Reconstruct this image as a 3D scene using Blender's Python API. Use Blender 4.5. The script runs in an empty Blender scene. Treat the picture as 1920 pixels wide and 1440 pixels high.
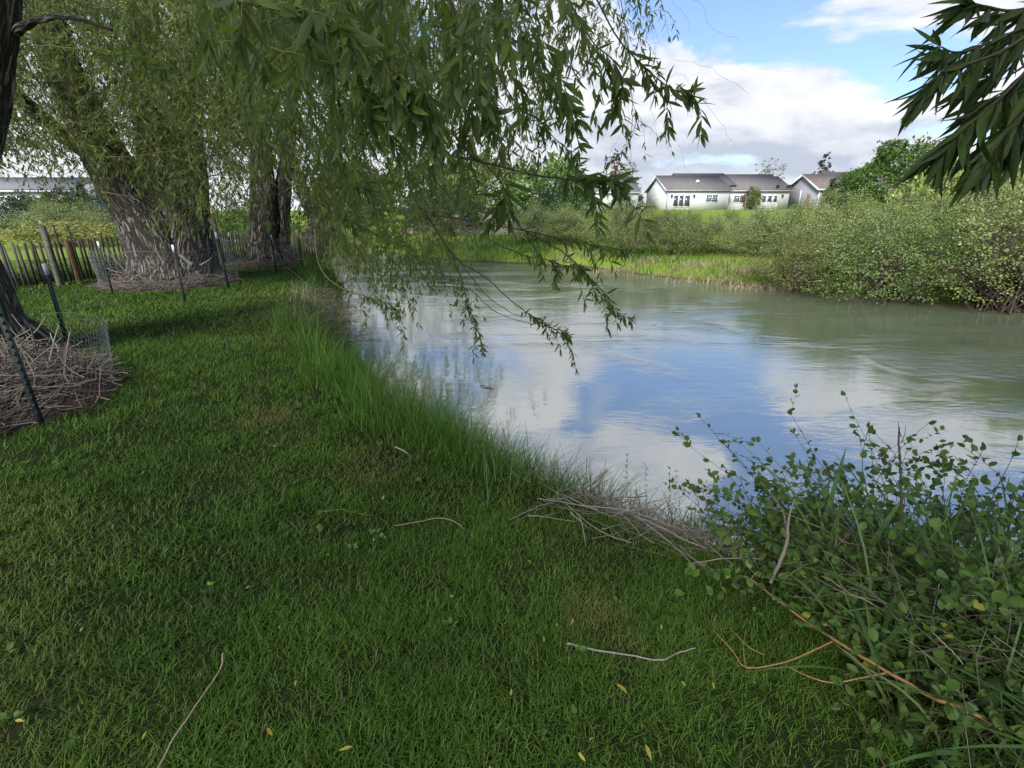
import bpy, math, random
import numpy as np
from mathutils import Vector

R = math.radians
rng = np.random.default_rng(7)
random.seed(7)
scene = bpy.context.scene
col = scene.collection

# ------------------------------------------------------------------ camera
F = 915.0                      # focal length in photo pixels (1920 wide)
TH = R(19.5)                   # pitch below the horizon
CAMZ = 1.6
cam_d = bpy.data.cameras.new('camera')
cam_d.sensor_width = 36.0
cam_d.lens = 36.0 * F / 1920.0
cam_d.clip_start = 0.05
cam_d.clip_end = 3000.0
cam = bpy.data.objects.new('camera', cam_d)
col.objects.link(cam)
cam.location = (0, 0, CAMZ)
cam.rotation_euler = (R(90) - TH, 0, 0)
scene.camera = cam

# ------------------------------------------------------------------ render settings
scene.view_settings.view_transform = 'Standard'
scene.view_settings.look = 'None'
scene.view_settings.exposure = 0.7
scene.view_settings.gamma = 1.0
scene.view_settings.use_curve_mapping = False
scene.cycles.max_bounces = 7
scene.cycles.diffuse_bounces = 3
scene.cycles.glossy_bounces = 3
scene.cycles.transmission_bounces = 4
scene.cycles.transparent_max_bounces = 6
scene.cycles.use_denoising = True
scene.cycles.caustics_reflective = False
scene.cycles.caustics_refractive = False
scene.cycles.sample_clamp_indirect = 4.0

# ------------------------------------------------------------------ node helpers
class NT:
    def __init__(s, tree):
        s.t = tree; s.n = tree.nodes; s.l = tree.links
    def node(s, kind, **kw):
        n = s.n.new(kind)
        for k, v in kw.items():
            setattr(n, k, v)
        return n
    def put(s, sock, v):
        if v is None:
            return
        if hasattr(v, 'is_output') or isinstance(v, bpy.types.NodeSocket):
            s.l.new(v, sock)
        else:
            sock.default_value = v
    def m(s, op, a, b=None, c=None, clamp=False):
        n = s.node('ShaderNodeMath', operation=op, use_clamp=clamp)
        s.put(n.inputs[0], a); s.put(n.inputs[1], b); s.put(n.inputs[2], c)
        return n.outputs[0]
    def vm(s, op, a, b=None, scale=None):
        n = s.node('ShaderNodeVectorMath', operation=op)
        s.put(n.inputs[0], a); s.put(n.inputs[1], b)
        if scale is not None: s.put(n.inputs['Scale'], scale)
        return n.outputs[0]
    def noise(s, vec, scale, detail=4.0, rough=0.55, dist=0.0, out='Fac'):
        n = s.node('ShaderNodeTexNoise')
        s.put(n.inputs['Vector'], vec); s.put(n.inputs['Scale'], scale)
        s.put(n.inputs['Detail'], detail); s.put(n.inputs['Roughness'], rough); s.put(n.inputs['Distortion'], dist)
        return n.outputs[out]
    def mix(s, f, a, b):
        n = s.node('ShaderNodeMix', data_type='RGBA')
        s.put(n.inputs[0], f); s.put(n.inputs[6], a); s.put(n.inputs[7], b)
        return n.outputs[2]
    def ss(s, x, lo, hi, a=0.0, b=1.0):
        n = s.node('ShaderNodeMapRange', interpolation_type='SMOOTHSTEP')
        s.put(n.inputs[0], x); s.put(n.inputs[1], lo); s.put(n.inputs[2], hi); s.put(n.inputs[3], a); s.put(n.inputs[4], b)
        return n.outputs[0]
    def attr(s, name, out='Fac'):
        n = s.node('ShaderNodeAttribute', attribute_name=name)
        return n.outputs[out]

def c4(c): return (c[0], c[1], c[2], 1.0)

# ------------------------------------------------------------------ world: clear sky with broken cloud
SUN_EL, SUN_AZ = R(38), R(-152)      # azimuth clockwise from +Y: high, behind the camera and to the left
world = bpy.data.worlds.new('World')
scene.world = world
world.use_nodes = True
w = NT(world.node_tree)
w.n.clear()
sky = w.node('ShaderNodeTexSky', sky_type='NISHITA')
sky.sun_disc = False
sky.sun_elevation = SUN_EL
sky.sun_rotation = SUN_AZ
sky.air_density = 1.0; sky.dust_density = 0.6; sky.ozone_density = 1.5
tc = w.node('ShaderNodeTexCoord')
dirv = tc.outputs['Generated']
sep = w.node('ShaderNodeSeparateXYZ'); w.put(sep.inputs[0], dirv)
el = w.m('MULTIPLY', w.m('ARCSINE', sep.outputs[2]), 57.2958)
az = w.m('MULTIPLY', w.m('ARCTAN2', sep.outputs[0], sep.outputs[1]), 57.2958)
# cloud coordinates: azimuth / elevation, stretched sideways
cv = w.node('ShaderNodeCombineXYZ')
w.put(cv.inputs[0], w.m('MULTIPLY', az, 0.068)); w.put(cv.inputs[1], w.m('MULTIPLY', el, 0.15)); w.put(cv.inputs[2], 3.7)
n1 = w.noise(cv.outputs[0], 1.0, 9.0, 0.56, 0.35)
n2 = w.noise(w.vm('ADD', cv.outputs[0], (5.3, 1.1, 2.0)), 2.3, 7.0, 0.6)
n1b = w.noise(w.vm('ADD', cv.outputs[0], (0.03, 0.14, 0.0)), 1.0, 9.0, 0.56, 0.35)
def blob(a0, e0, sa, se, k):
    da = w.m('DIVIDE', w.m('SUBTRACT', az, a0), sa)
    de = w.m('DIVIDE', w.m('SUBTRACT', el, e0), se)
    q = w.m('ADD', w.m('MULTIPLY', da, da), w.m('MULTIPLY', de, de))
    return w.m('MULTIPLY', w.m('EXPONENT', w.m('MULTIPLY', q, -1.0)), k)
BL = [(25, 9.0, 12, 4.5, .30), (24, 16.8, 9, 3.2, -.26), (43, 16.5, 8, 4.5, .2), (35, 12.0, 4.5, 3.0, -.28), (44, 14.0, 8, 5.0, .16), (37, 18.0, 9, 2.2, .27),
      (0, 12, 11, 11, .2), (15, 23.5, 20, 3.2, .03), (40, 23, 14, 3.0, -.12), (4, 29.5, 26, 4.2, .28), (30, 2.0, 60, 3.0, .16), (-30, 5, 22, 12, .25)]
cover = n1
for b in BL:
    cover = w.m('ADD', cover, blob(*b))
cloud = w.ss(cover, 0.49, 0.60)
# lit tops, grey bases: thicker cloud above means a greyer underside
shade = w.m('SUBTRACT', n1b, n1)
grey = w.ss(w.m('ADD', w.m('MULTIPLY', shade, 2.4), w.m('MULTIPLY', w.m('SUBTRACT', n2, 0.5), 1.3)), -0.25, 0.45)
lowband = w.m('ADD', blob(24, 4.6, 16, 2.0, .75), w.m('ADD', blob(4, 30, 25, 5, .6), blob(12, 6.0, 9, 3.0, .3)))
grey = w.m('ADD', w.m('MULTIPLY', grey, 0.75), lowband, clamp=True)
ccol = w.mix(grey, (6.4, 6.5, 6.8, 1), (3.6, 4.0, 4.8, 1))
skyc = w.node('ShaderNodeMix', data_type='RGBA', blend_type='MULTIPLY')
w.put(skyc.inputs[0], 1.0); w.put(skyc.inputs[6], sky.outputs[0]); w.put(skyc.inputs[7], (1.0, 1.1, 1.32, 1))
hz = w.mix(w.ss(el, 0.0, 7.0, 0.75, 0.12), skyc.outputs[2], (4.6, 5.2, 6.1, 1))
allc = w.mix(cloud, hz, ccol)
bg = w.node('ShaderNodeBackground'); w.put(bg.inputs[0], allc); w.put(bg.inputs[1], 0.1)
wo = w.node('ShaderNodeOutputWorld'); w.l.new(bg.outputs[0], wo.inputs[0])

sun_d = bpy.data.lights.new('sun', 'SUN')
sun_d.energy = 3.6; sun_d.angle = R(18); sun_d.color = (1.0, 0.95, 0.86)
sun = bpy.data.objects.new('sun', sun_d); col.objects.link(sun)
sd = Vector((math.sin(SUN_AZ) * math.cos(SUN_EL), math.cos(SUN_AZ) * math.cos(SUN_EL), math.sin(SUN_EL)))
sun.rotation_euler = sd.to_track_quat('Z', 'Y').to_euler()

# ------------------------------------------------------------------ geometry helpers
CT, ST = math.cos(TH), math.sin(TH)
def ray(u, v):
    a, b = (u - 960.0), (720.0 - v)
    return np.array([a, F * CT + b * ST, -F * ST + b * CT])
def pw(u, v, Y):               # the point seen at (u, v) at ground distance Y ahead
    d = ray(u, v); return np.array([0, 0, CAMZ]) + d * (Y / d[1])
def gz(u, v, z=0.0):           # the point seen at (u, v) at height z
    d = ray(u, v); return np.array([0, 0, CAMZ]) + d * ((z - CAMZ) / d[2])
def pxm(Y, z=1.6):             # metres per photo pixel
    return (Y * CT + (CAMZ - z) * ST) / F
def pixof(p):
    p = np.asarray(p, float)
    dep = p[..., 1] * CT + (CAMZ - p[..., 2]) * ST
    up = p[..., 1] * ST - (CAMZ - p[..., 2]) * CT
    dep = np.where(dep < 1e-3, 1e-3, dep)
    return 960 + F * p[..., 0] / dep, 720 - F * up / dep

def nrmz(a):
    return a / np.maximum(np.linalg.norm(a, axis=-1, keepdims=True), 1e-9)

def inpoly(P, u, v):
    P = np.asarray(P, float); inside = np.zeros(np.shape(u), bool); j = len(P) - 1
    for i in range(len(P)):
        xi, yi = P[i]; xj, yj = P[j]
        c = ((yi > v) != (yj > v)) & (u < (xj - xi) * (v - yi) / (yj - yi + 1e-12) + xi)
        inside ^= c; j = i
    return inside

_vt = np.random.default_rng(3).random((64, 64))
def vnoise(x, y):
    xi = np.floor(x).astype(int); yi = np.floor(y).astype(int)
    fx = x - xi; fy = y - yi
    fx = fx * fx * (3 - 2 * fx); fy = fy * fy * (3 - 2 * fy)
    g = lambda a, b: _vt[a % 64, b % 64]
    return (g(xi, yi) * (1 - fx) + g(xi + 1, yi) * fx) * (1 - fy) + (g(xi, yi + 1) * (1 - fx) + g(xi + 1, yi + 1) * fx) * fy
def fbm(x, y, o=3):
    s = 0; a = 1; t = 0
    for k in range(o):
        s = s + a * vnoise(x * 2 ** k + 17 * k, y * 2 ** k + 5 * k); t += a; a *= .5
    return s / t

class MB:
    """collects vertices, faces and one random value per piece; build() links them as one mesh object"""
    def __init__(s):
        s.V = []; s.Fq = []; s.Ft = []; s.r = []; s.bk = []; s.n = 0
    def add(s, V, Fq=None, Ft=None, r=None, bk=None):
        V = np.asarray(V, float).reshape(-1, 3)
        if Fq is not None and len(Fq): s.Fq.append(np.asarray(Fq, np.int64).reshape(-1, 4) + s.n)
        if Ft is not None and len(Ft): s.Ft.append(np.asarray(Ft, np.int64).reshape(-1, 3) + s.n)
        s.V.append(V)
        s.r.append(np.full(len(V), random.random()) if r is None else np.broadcast_to(np.asarray(r, float), (len(V),)))
        s.bk.append(V.copy() if bk is None else np.asarray(bk, float).reshape(-1, 3))
        s.n += len(V)
    def box(s, x0, x1, y0, y1, z0, z1, r=None):
        v = [(x, y, z) for z in (z0, z1) for y in (y0, y1) for x in (x0, x1)]
        s.add(v, [(0, 2, 3, 1), (4, 5, 7, 6), (0, 1, 5, 4), (2, 6, 7, 3), (0, 4, 6, 2), (1, 3, 7, 5)], r=r)
    def prism(s, pts, ext):     # planar outline pts extruded along vector ext
        pts = np.asarray(pts, float); k = len(pts); V = np.vstack([pts, pts + np.asarray(ext, float)])
        q = [(i, (i + 1) % k, (i + 1) % k + k, i + k) for i in range(k)]
        if k == 4: s.add(V, q + [(3, 2, 1, 0), (4, 5, 6, 7)])
        else:
            t = [(0, i + 1, i) for i in range(1, k - 1)] + [(k, k + i, k + i + 1) for i in range(1, k - 1)]
            s.add(V, q, t)
    def tube(s, P, rad, sides=8, lump=0.0, r=None, cap=True):
        P = np.asarray(P, float); K = len(P); rad = np.broadcast_to(np.asarray(rad, float), (K,))
        T = nrmz(np.gradient(P, axis=0))
        ref = np.array([0.31, 0.95, 0.05]) if abs(T[:, 2]).mean() > 0.6 else np.array([0.05, 0.1, 1.0])
        A = nrmz(np.cross(T, ref)); B = np.cross(T, A)
        th = np.linspace(0, 2 * np.pi, sides, endpoint=False)
        seg = np.concatenate([[0], np.cumsum(np.linalg.norm(np.diff(P, axis=0), axis=1))])
        rr = rad[:, None] * np.ones(sides)
        if lump:
            ph = random.random() * 6
            for kk, am in ((2, .5), (3, .6), (5, .45), (8, .3)):
                rr = rr * (1 + lump * am * np.sin(kk * th[None, :] + ph * kk + 1.3 * seg[:, None] / (rad.mean() * 3 + .01)))
        V = P[:, None] + rr[..., None] * (np.cos(th)[None, :, None] * A[:, None] + np.sin(th)[None, :, None] * B[:, None])
        i = np.arange(K - 1)[:, None] * sides; j = np.arange(sides)[None, :]; j2 = (j + 1) % sides
        q = np.stack([i + j, i + j2, i + sides + j2, i + sides + j], -1).reshape(-1, 4)
        R0 = rad.mean()
        bk = np.stack([np.broadcast_to(np.cos(th) * R0, (K, sides)), np.broadcast_to(np.sin(th) * R0, (K, sides)), np.broadcast_to(seg[:, None], (K, sides))], -1)
        V = V.reshape(-1, 3); bk = bk.reshape(-1, 3); t = []
        if cap:
            V = np.vstack([V, P[-1]]); bk = np.vstack([bk, [0, 0, seg[-1]]]); c = K * sides
            t = [((K - 1) * sides + a, (K - 1) * sides + (a + 1) % sides, c) for a in range(sides)]
        s.add(V, q, t, r=r, bk=bk)
    def strands(s, P, rad, sides=3, r=None):     # P (N,K,3), rad (N,K): many thin tubes at once
        N, K, _ = P.shape
        T = nrmz(np.gradient(P, axis=1))
        ref = nrmz(rng.normal(size=(N, 1, 3)) * 0.3 + np.array([0.4, 0.5, 0.3]))
        A = nrmz(np.cross(T, np.broadcast_to(ref, T.shape))); B = np.cross(T, A)
        th = np.linspace(0, 2 * np.pi, sides, endpoint=False)
        V = P[:, :, None] + rad[..., None, None] * (np.cos(th)[:, None] * A[:, :, None] + np.sin(th)[:, None] * B[:, :, None])
        n = np.arange(N)[:, None, None] * K * sides; i = np.arange(K - 1)[None, :, None] * sides
        j = np.arange(sides)[None, None, :]; j2 = (j + 1) % sides
        q = np.stack([n + i + j, n + i + j2, n + i + sides + j2, n + i + sides + j], -1).reshape(-1, 4)
        rr = np.repeat(rng.random(N) if r is None else r, K * sides)
        s.add(V.reshape(-1, 3), q, r=rr)
    def build(s, name, mat, parent=None, smooth=False, loc=None):
        me = bpy.data.meshes.new(name)
        V = np.vstack(s.V)
        if loc is not None: V = V - np.asarray(loc)
        q = np.vstack(s.Fq) if s.Fq else np.zeros((0, 4), int)
        t = np.vstack(s.Ft) if s.Ft else np.zeros((0, 3), int)
        me.vertices.add(len(V)); me.vertices.foreach_set('co', V.astype(np.float32).ravel())
        li = np.concatenate([q.ravel(), t.ravel()]).astype(np.int32)
        me.loops.add(len(li)); me.loops.foreach_set('vertex_index', li)
        ls = np.concatenate([np.arange(len(q)) * 4, len(q) * 4 + np.arange(len(t)) * 3]).astype(np.int32)
        me.polygons.add(len(ls)); me.polygons.foreach_set('loop_start', ls)
        me.update(calc_edges=True)
        if smooth: me.polygons.foreach_set('use_smooth', np.ones(len(ls), bool))
        a = me.attributes.new('rnd', 'FLOAT', 'POINT'); a.data.foreach_set('value', np.concatenate(s.r).astype(np.float32))
        b = me.attributes.new('bk', 'FLOAT_VECTOR', 'POINT'); b.data.foreach_set('vector', np.vstack(s.bk).astype(np.float32).ravel())
        me.materials.append(mat)
        o = bpy.data.objects.new(name, me); col.objects.link(o)
        if loc is not None and parent is None: o.location = loc
        if parent is not None: o.parent = parent
        return o

def tag(o, label=None, cat=None, group=None, kind=None):
    if label: o['label'] = label
    if cat: o['category'] = cat
    if group: o['group'] = group
    if kind: o['kind'] = kind
    return o
def empty(name, loc=(0, 0, 0)):
    o = bpy.data.objects.new(name, None); o.empty_display_size = .2; col.objects.link(o); o.location = loc; return o
def copy_tree(o, parent=None):
    c = o.copy(); col.objects.link(c)
    if parent is not None: c.parent = parent
    for ch in list(o.children): copy_tree(ch, c)
    return c

def spline(P, n):
    P = np.asarray(P, float); k = len(P)
    Q = np.vstack([2 * P[0] - P[1], P, 2 * P[-1] - P[-2]])
    out = []
    for t in np.linspace(0, k - 1, n):
        i = min(int(t), k - 2); f = t - i
        a, b, c, d = Q[i], Q[i + 1], Q[i + 2], Q[i + 3]
        out.append(0.5 * (2 * b + (c - a) * f + (2 * a - 5 * b + 4 * c - d) * f * f + (3 * b - a - 3 * c + d) * f ** 3))
    return np.array(out)

# leaf shapes: x across, y along, z off the blade; folded along the rib and drooping to the tip
def leaf_template(st, wd, fold=0.25, bend=0.12):
    V = [(0, 0, 0)]; q = []; t = []
    for y, x in zip(st, wd):
        z = -bend * y * y
        V += [(-x, y, z + fold * x), (0, y, z), (x, y, z + fold * x)]
    n = len(st); V.append((0, 1, -bend)); tip = len(V) - 1
    t += [(0, 2, 1), (0, 3, 2)]
    for i in range(n - 1):
        a = 1 + 3 * i
        q += [(a, a + 1, a + 4, a + 3), (a + 1, a + 2, a + 5, a + 4)]
    a = 1 + 3 * (n - 1)
    t += [(a, a + 1, tip), (a + 1, a + 2, tip)]
    return np.array(V, float), np.array(q).reshape(-1, 4), np.array(t)
LEAF_HI = leaf_template([.1, .28, .5, .72, .88], [.045, .095, .11, .08, .038], .3, .16)
LEAF_CURL = leaf_template([.1, .28, .5, .72, .88], [.04, .09, .105, .08, .038], .35, .42)
LEAF_BACK = leaf_template([.1, .28, .5, .72, .88], [.04, .085, .10, .075, .034], .45, -.18)
LEAF_MID = leaf_template([.25, .6], [.1, .09], .3, .14)
LEAF_LO = (np.array([(0, 0, 0), (-.13, .5, .02), (.13, .5, .02), (0, 1, -.08)], float), np.zeros((0, 4), int), np.array([(0, 2, 1), (1, 2, 3)]))
LEAF_OVAL = leaf_template([.12, .35, .62, .85], [.2, .33, .31, .17], .25, .12)
LEAF_BLOB = (np.array([(0, 0, 0), (-.33, .5, .08), (.33, .5, .08), (0, 1, -.04)], float), np.zeros((0, 4), int), np.array([(0, 2, 1), (1, 2, 3)]))

def leaves(mb, tpl, pos, dr, nr, ln, wd=1.0, r=None):
    V0, q0, t0 = tpl; N = len(pos); k = len(V0)
    dr = nrmz(dr); sd = nrmz(np.cross(dr, nr)); nn = np.cross(sd, dr)
    ln = np.broadcast_to(ln, (N,)); wd = np.broadcast_to(wd, (N,))
    V = pos[:, None] + ln[:, None, None] * (wd[:, None, None] * V0[None, :, 0, None] * sd[:, None] + V0[None, :, 1, None] * dr[:, None] + V0[None, :, 2, None] * nn[:, None])
    off = (np.arange(N) * k)[:, None, None]
    mb.add(V.reshape(-1, 3), (q0[None] + off).reshape(-1, 4) if len(q0) else None, (t0[None] + off).reshape(-1, 3),
           r=np.repeat(rng.random(N) if r is None else r, k))

def grow(start, d0, length, K, droop, wob):
    N = len(start); P = np.zeros((N, K, 3)); P[:, 0] = start; d = nrmz(d0)
    st = (np.broadcast_to(length, (N,)) / (K - 1))[:, None]
    for k in range(1, K):
        d = nrmz(d + np.array([0, 0, -1.0]) * droop + rng.normal(size=(N, 3)) * wob)
        P[:, k] = P[:, k - 1] + d * st
    return P

def dress(lm, P, ln, tpl, per=1, spread=.8, down=.6, skip=0, wd=1.0, up=None, jit=.3):
    """leaves along strands P (N,K,3)"""
    N, K, _ = P.shape
    T = nrmz(np.gradient(P, axis=1))
    for a in range(per):
        f = rng.random((N, K - 1 - skip, 1))
        pos = P[:, skip:-1] * (1 - f) + P[:, skip + 1:] * f
        tt = T[:, skip:-1]
        side = nrmz(np.cross(tt, nrmz(rng.normal(size=tt.shape)) ))
        dr = tt * .6 + side * spread + np.array([0, 0, -1.0]) * down + rng.normal(size=tt.shape) * jit
        nr = rng.normal(size=tt.shape) * .7 + np.array([0, 0, 1.0 if up is None else up])
        n = pos.shape[0] * pos.shape[1]
        leaves(lm, tpl, pos.reshape(-1, 3), dr.reshape(-1, 3), nr.reshape(-1, 3), ln * (.6 + .6 * rng.random(n)), wd * (.8 + .4 * rng.random(n)))
    # tip tuft
    for a in range(3):
        n = N
        dr = T[:, -1] + rng.normal(size=(N, 3)) * .35
        leaves(lm, tpl, P[:, -1], dr, rng.normal(size=(N, 3)) + np.array([0, 0, .6]), ln * (.5 + .5 * rng.random(n)), wd)

# ------------------------------------------------------------------ materials
def mat(name):
    m = bpy.data.materials.new(name); m.use_nodes = True; n = NT(m.node_tree); n.n.clear()
    out = n.node('ShaderNodeOutputMaterial'); return m, n, out
def principled(n, base, rough=.6, spec=.5, normal=None, metal=0.0, ior=None):
    p = n.node('ShaderNodeBsdfPrincipled')
    n.put(p.inputs['Base Color'], base); n.put(p.inputs['Roughness'], rough); n.put(p.inputs['Metallic'], metal)
    n.put(p.inputs['Specular IOR Level'], spec)
    if ior is not None: n.put(p.inputs['IOR'], ior)
    if normal is not None: n.l.new(normal, p.inputs['Normal'])
    return p
def bump(n, h, strength, dist):
    b = n.node('ShaderNodeBump'); n.put(b.inputs['Height'], h); n.put(b.inputs['Strength'], strength); n.put(b.inputs['Distance'], dist)
    return b.outputs[0]
def pos(n):
    return n.node('ShaderNodeNewGeometry').outputs['Position']

def leaf_mat(name, a, b, back, rough=.45, trans=.35, yellow=None, yf=.04):
    m, n, out = mat(name)
    r = n.attr('rnd')
    cl = n.noise(pos(n), 1.3, 2.0)
    c = n.mix(n.m('ADD', n.m('MULTIPLY', r, .75), n.m('MULTIPLY', n.ss(cl, .35, .65), .25)), c4(a), c4(b))
    if yellow is not None: c = n.mix(n.m('GREATER_THAN', n.m('FRACT', n.m('MULTIPLY', r, 37.3)), 1 - yf), c, c4(yellow))
    g = n.node('ShaderNodeNewGeometry')
    c2 = n.mix(n.m('MULTIPLY', g.outputs['Backfacing'], .75), c, c4(back))
    p = principled(n, c2, rough, .25)
    tr = n.node('ShaderNodeBsdfTranslucent')
    n.put(tr.inputs[0], n.mix(.5, c, c4((b[0] * 1.3, b[1] * 1.4, b[2] * .6))))
    mx = n.node('ShaderNodeMixShader'); n.put(mx.inputs[0], trans)
    n.l.new(p.outputs[0], mx.inputs[1]); n.l.new(tr.outputs[0], mx.inputs[2]); n.l.new(mx.outputs[0], out.inputs[0])
    return m
def plain(name, c, rough=.7, spec=.3, var=.2, scale=6.0, bmp=0.0, metal=0.0, var_c=None):
    m, n, out = mat(name)
    f = n.noise(pos(n), scale, 5.0)
    d = var_c or tuple(x * (1 - var) for x in c)
    base = n.mix(n.ss(f, .35, .68), c4(c), c4(d))
    p = principled(n, base, rough, spec, bump(n, f, .5, bmp) if bmp else None, metal)
    n.l.new(p.outputs[0], out.inputs[0]); return m
def stem_mat(name, a, b, rough=.75):
    m, n, out = mat(name)
    c = n.mix(n.attr('rnd'), c4(a), c4(b))
    f = n.noise(pos(n), 60.0, 3.0)
    c = n.mix(n.ss(f, .4, .7, 0, .35), c, c4(tuple(x * .5 for x in a)))
    p = principled(n, c, rough, .25); n.l.new(p.outputs[0], out.inputs[0]); return m
def bark_mat(name, dark, light, sc=1.0):
    m, n, out = mat(name)
    bk = n.attr('bk', 'Vector')
    v = n.vm('MULTIPLY', bk, (1.0, 1.0, .13))
    wv = n.vm('ADD', v, n.vm('SCALE', n.vm('SUBTRACT', n.noise(bk, 2.2, 2.0, .5, 0, 'Color'), (.5, .5, .5)), None, .07))
    f1 = n.noise(wv, 22.0 * sc, 4.0, .55)
    ridge = n.m('ABSOLUTE', n.m('SUBTRACT', n.m('MULTIPLY', f1, 2.0), 1.0))
    f2 = n.noise(wv, 34.0 * sc, 4.0, .6)
    h = n.m('ADD', n.ss(ridge, .0, .34), n.m('MULTIPLY', f2, .35))
    big = n.noise(bk, 1.6, 3.0)
    c = n.mix(n.ss(h, .15, 1.05), c4(dark), c4(light))
    c = n.mix(n.ss(big, .38, .7, 0, .5), c, c4((dark[0] * 1.6, dark[1] * 1.4, dark[2] * 1.15)))
    p = principled(n, c, .9, .15, bump(n, h, 1.0, .05)); n.l.new(p.outputs[0], out.inputs[0]); return m

M = {}
M['bark'] = bark_mat('willow_bark', (.042, .034, .028), (.37, .335, .295))
M['limb'] = bark_mat('limb_bark', (.025, .02, .016), (.13, .105, .085))
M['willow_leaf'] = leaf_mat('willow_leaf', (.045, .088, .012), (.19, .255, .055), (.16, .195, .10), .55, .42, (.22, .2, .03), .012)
M['willow_leaf_far'] = leaf_mat('willow_leaf_far', (.045, .085, .018), (.16, .22, .06), (.15, .185, .10), .6, .42)
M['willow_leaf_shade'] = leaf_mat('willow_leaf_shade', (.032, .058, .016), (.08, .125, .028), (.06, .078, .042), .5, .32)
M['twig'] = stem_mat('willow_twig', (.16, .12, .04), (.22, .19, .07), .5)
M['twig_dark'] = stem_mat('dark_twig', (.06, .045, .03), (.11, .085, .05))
M['dead_stick'] = stem_mat('dead_stick', (.13, .105, .085), (.29, .245, .20), .9)
M['stick_grey'] = stem_mat('grey_stick', (.24, .22, .19), (.32, .29, .25), .85)
M['stick_tan'] = stem_mat('tan_stick', (.28, .22, .14), (.36, .28, .18), .7)
M['orange'] = stem_mat('orange_twig', (.30, .155, .06), (.40, .23, .1), .5)
M['old_post'] = plain('old_post_wood', (.15, .14, .128), .9, .1, .35, 14)
M['mulch'] = plain('mulch', (.075, .05, .038), .95, .1, .5, 25.0, .03)
M['lawn'] = None

def grass_mat(name, dk, lt, yel, sc=.8, yl=.35, worn=()):
    m, n, out = mat(name)
    p0 = pos(n); r = n.attr('rnd')
    f = n.noise(p0, sc, 4.0, .6); f3 = n.noise(p0, sc * .45, 2.0)
    c = n.mix(n.m('ADD', n.m('MULTIPLY', r, .55), n.m('MULTIPLY', n.ss(f, .35, .65), .45)), c4(dk), c4(lt))
    c = n.mix(n.m('MULTIPLY', n.ss(f3, .5, .68), yl), c, c4(yel))
    for (wx_, wy_), wr in worn:
        dd = n.vm('DISTANCE', p0, (wx_, wy_, 0.0)); dd = dd.node.outputs['Value']
        c = n.mix(n.m('MULTIPLY', n.ss(n.m('ADD', dd, n.m('MULTIPLY', f, wr * .9)), wr * 1.5, wr * .45), .5), c, (.24, .2, .07, 1))
    c = n.mix(n.m('MULTIPLY', n.m('GREATER_THAN', n.m('FRACT', n.m('MULTIPLY', r, 53.7)), .93), .7), c, c4(yel))
    p = principled(n, c, .55, .25)
    tr = n.node('ShaderNodeBsdfTranslucent'); n.put(tr.inputs[0], c)
    mx = n.node('ShaderNodeMixShader'); n.put(mx.inputs[0], .3)
    n.l.new(p.outputs[0], mx.inputs[1]); n.l.new(tr.outputs[0], mx.inputs[2]); n.l.new(mx.outputs[0], out.inputs[0])
    return m
M['grass'] = grass_mat('lawn_grass', (.034, .085, .009), (.115, .22, .026), (.2, .2, .06), .8, .3, [(tuple(gz(505, 782)[:2]), .42), (tuple(gz(690, 872)[:2]), .4), (tuple(gz(1175, 1215)[:2]), .12), (tuple(gz(1110, 1150)[:2]), .2), (tuple(gz(330, 545)[:2]), .3)])
M['bank_grass'] = grass_mat('bank_grass', (.05, .125, .012), (.125, .24, .03), (.2, .2, .08), .8, .15)
M['far_grass'] = grass_mat('far_grass', (.048, .125, .014), (.09, .2, .024), (.28, .25, .12), .35, .3)
M['reed'] = grass_mat('broad_grass', (.06, .13, .03), (.14, .24, .07), (.24, .23, .1), 1.2, .2)
M['dry_grass'] = stem_mat('dry_grass', (.30, .24, .15), (.42, .35, .24))

# ------------------------------------------------------------------ the river's outline and the ground
WZ = -0.62
near_edge = np.array([(-60, 62), (-30, 40), (-17, 31), (-10.5, 24.5), (-7.0, 19.2), (-5.3, 15.5), (-4.2, 12), (-3.3, 9.3), (-2.55, 7.3), (-2.0, 6.2), (-1.25, 5.05), (-.5, 4.25),
                      (.25, 3.52), (.9, 2.95), (1.5, 2.58), (2.15, 2.28), (3.3, 1.65), (5.2, .3), (9, -2.5), (20, -9), (60, -30)], float)
far_edge = np.array([(60, -14), (40, -2), (25, 4.2), (17, 8.2), (13, 10.7), (11.9, 11.3), (9.4, 13.1), (7.9, 14.9), (6.2, 16.7), (4.8, 18.3), (3.4, 20.6), (.8, 22.4), (-2.2, 23.6), (-5.2, 26.5),
                     (-10, 32), (-24, 46), (-50, 70)], float)
river = np.vstack([near_edge, far_edge])
def seg_dist(P, x, y):
    d = np.full(np.shape(x), 1e9)
    for a, b in zip(P[:-1], P[1:]):
        ab = b - a; t = np.clip(((x - a[0]) * ab[0] + (y - a[1]) * ab[1]) / (ab @ ab), 0, 1)
        d = np.minimum(d, np.hypot(x - a[0] - t * ab[0], y - a[1] - t * ab[1]))
    return d
sst = lambda x: np.clip(x, 0, 1) ** 2 * (3 - 2 * np.clip(x, 0, 1))
def bank(x, y):                 # (distance outside the water on the near side, on the far side, inside?)
    dn = seg_dist(near_edge, x, y); df = seg_dist(far_edge, x, y); ins = inpoly(river, x, y)
    return dn, df, ins
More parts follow.
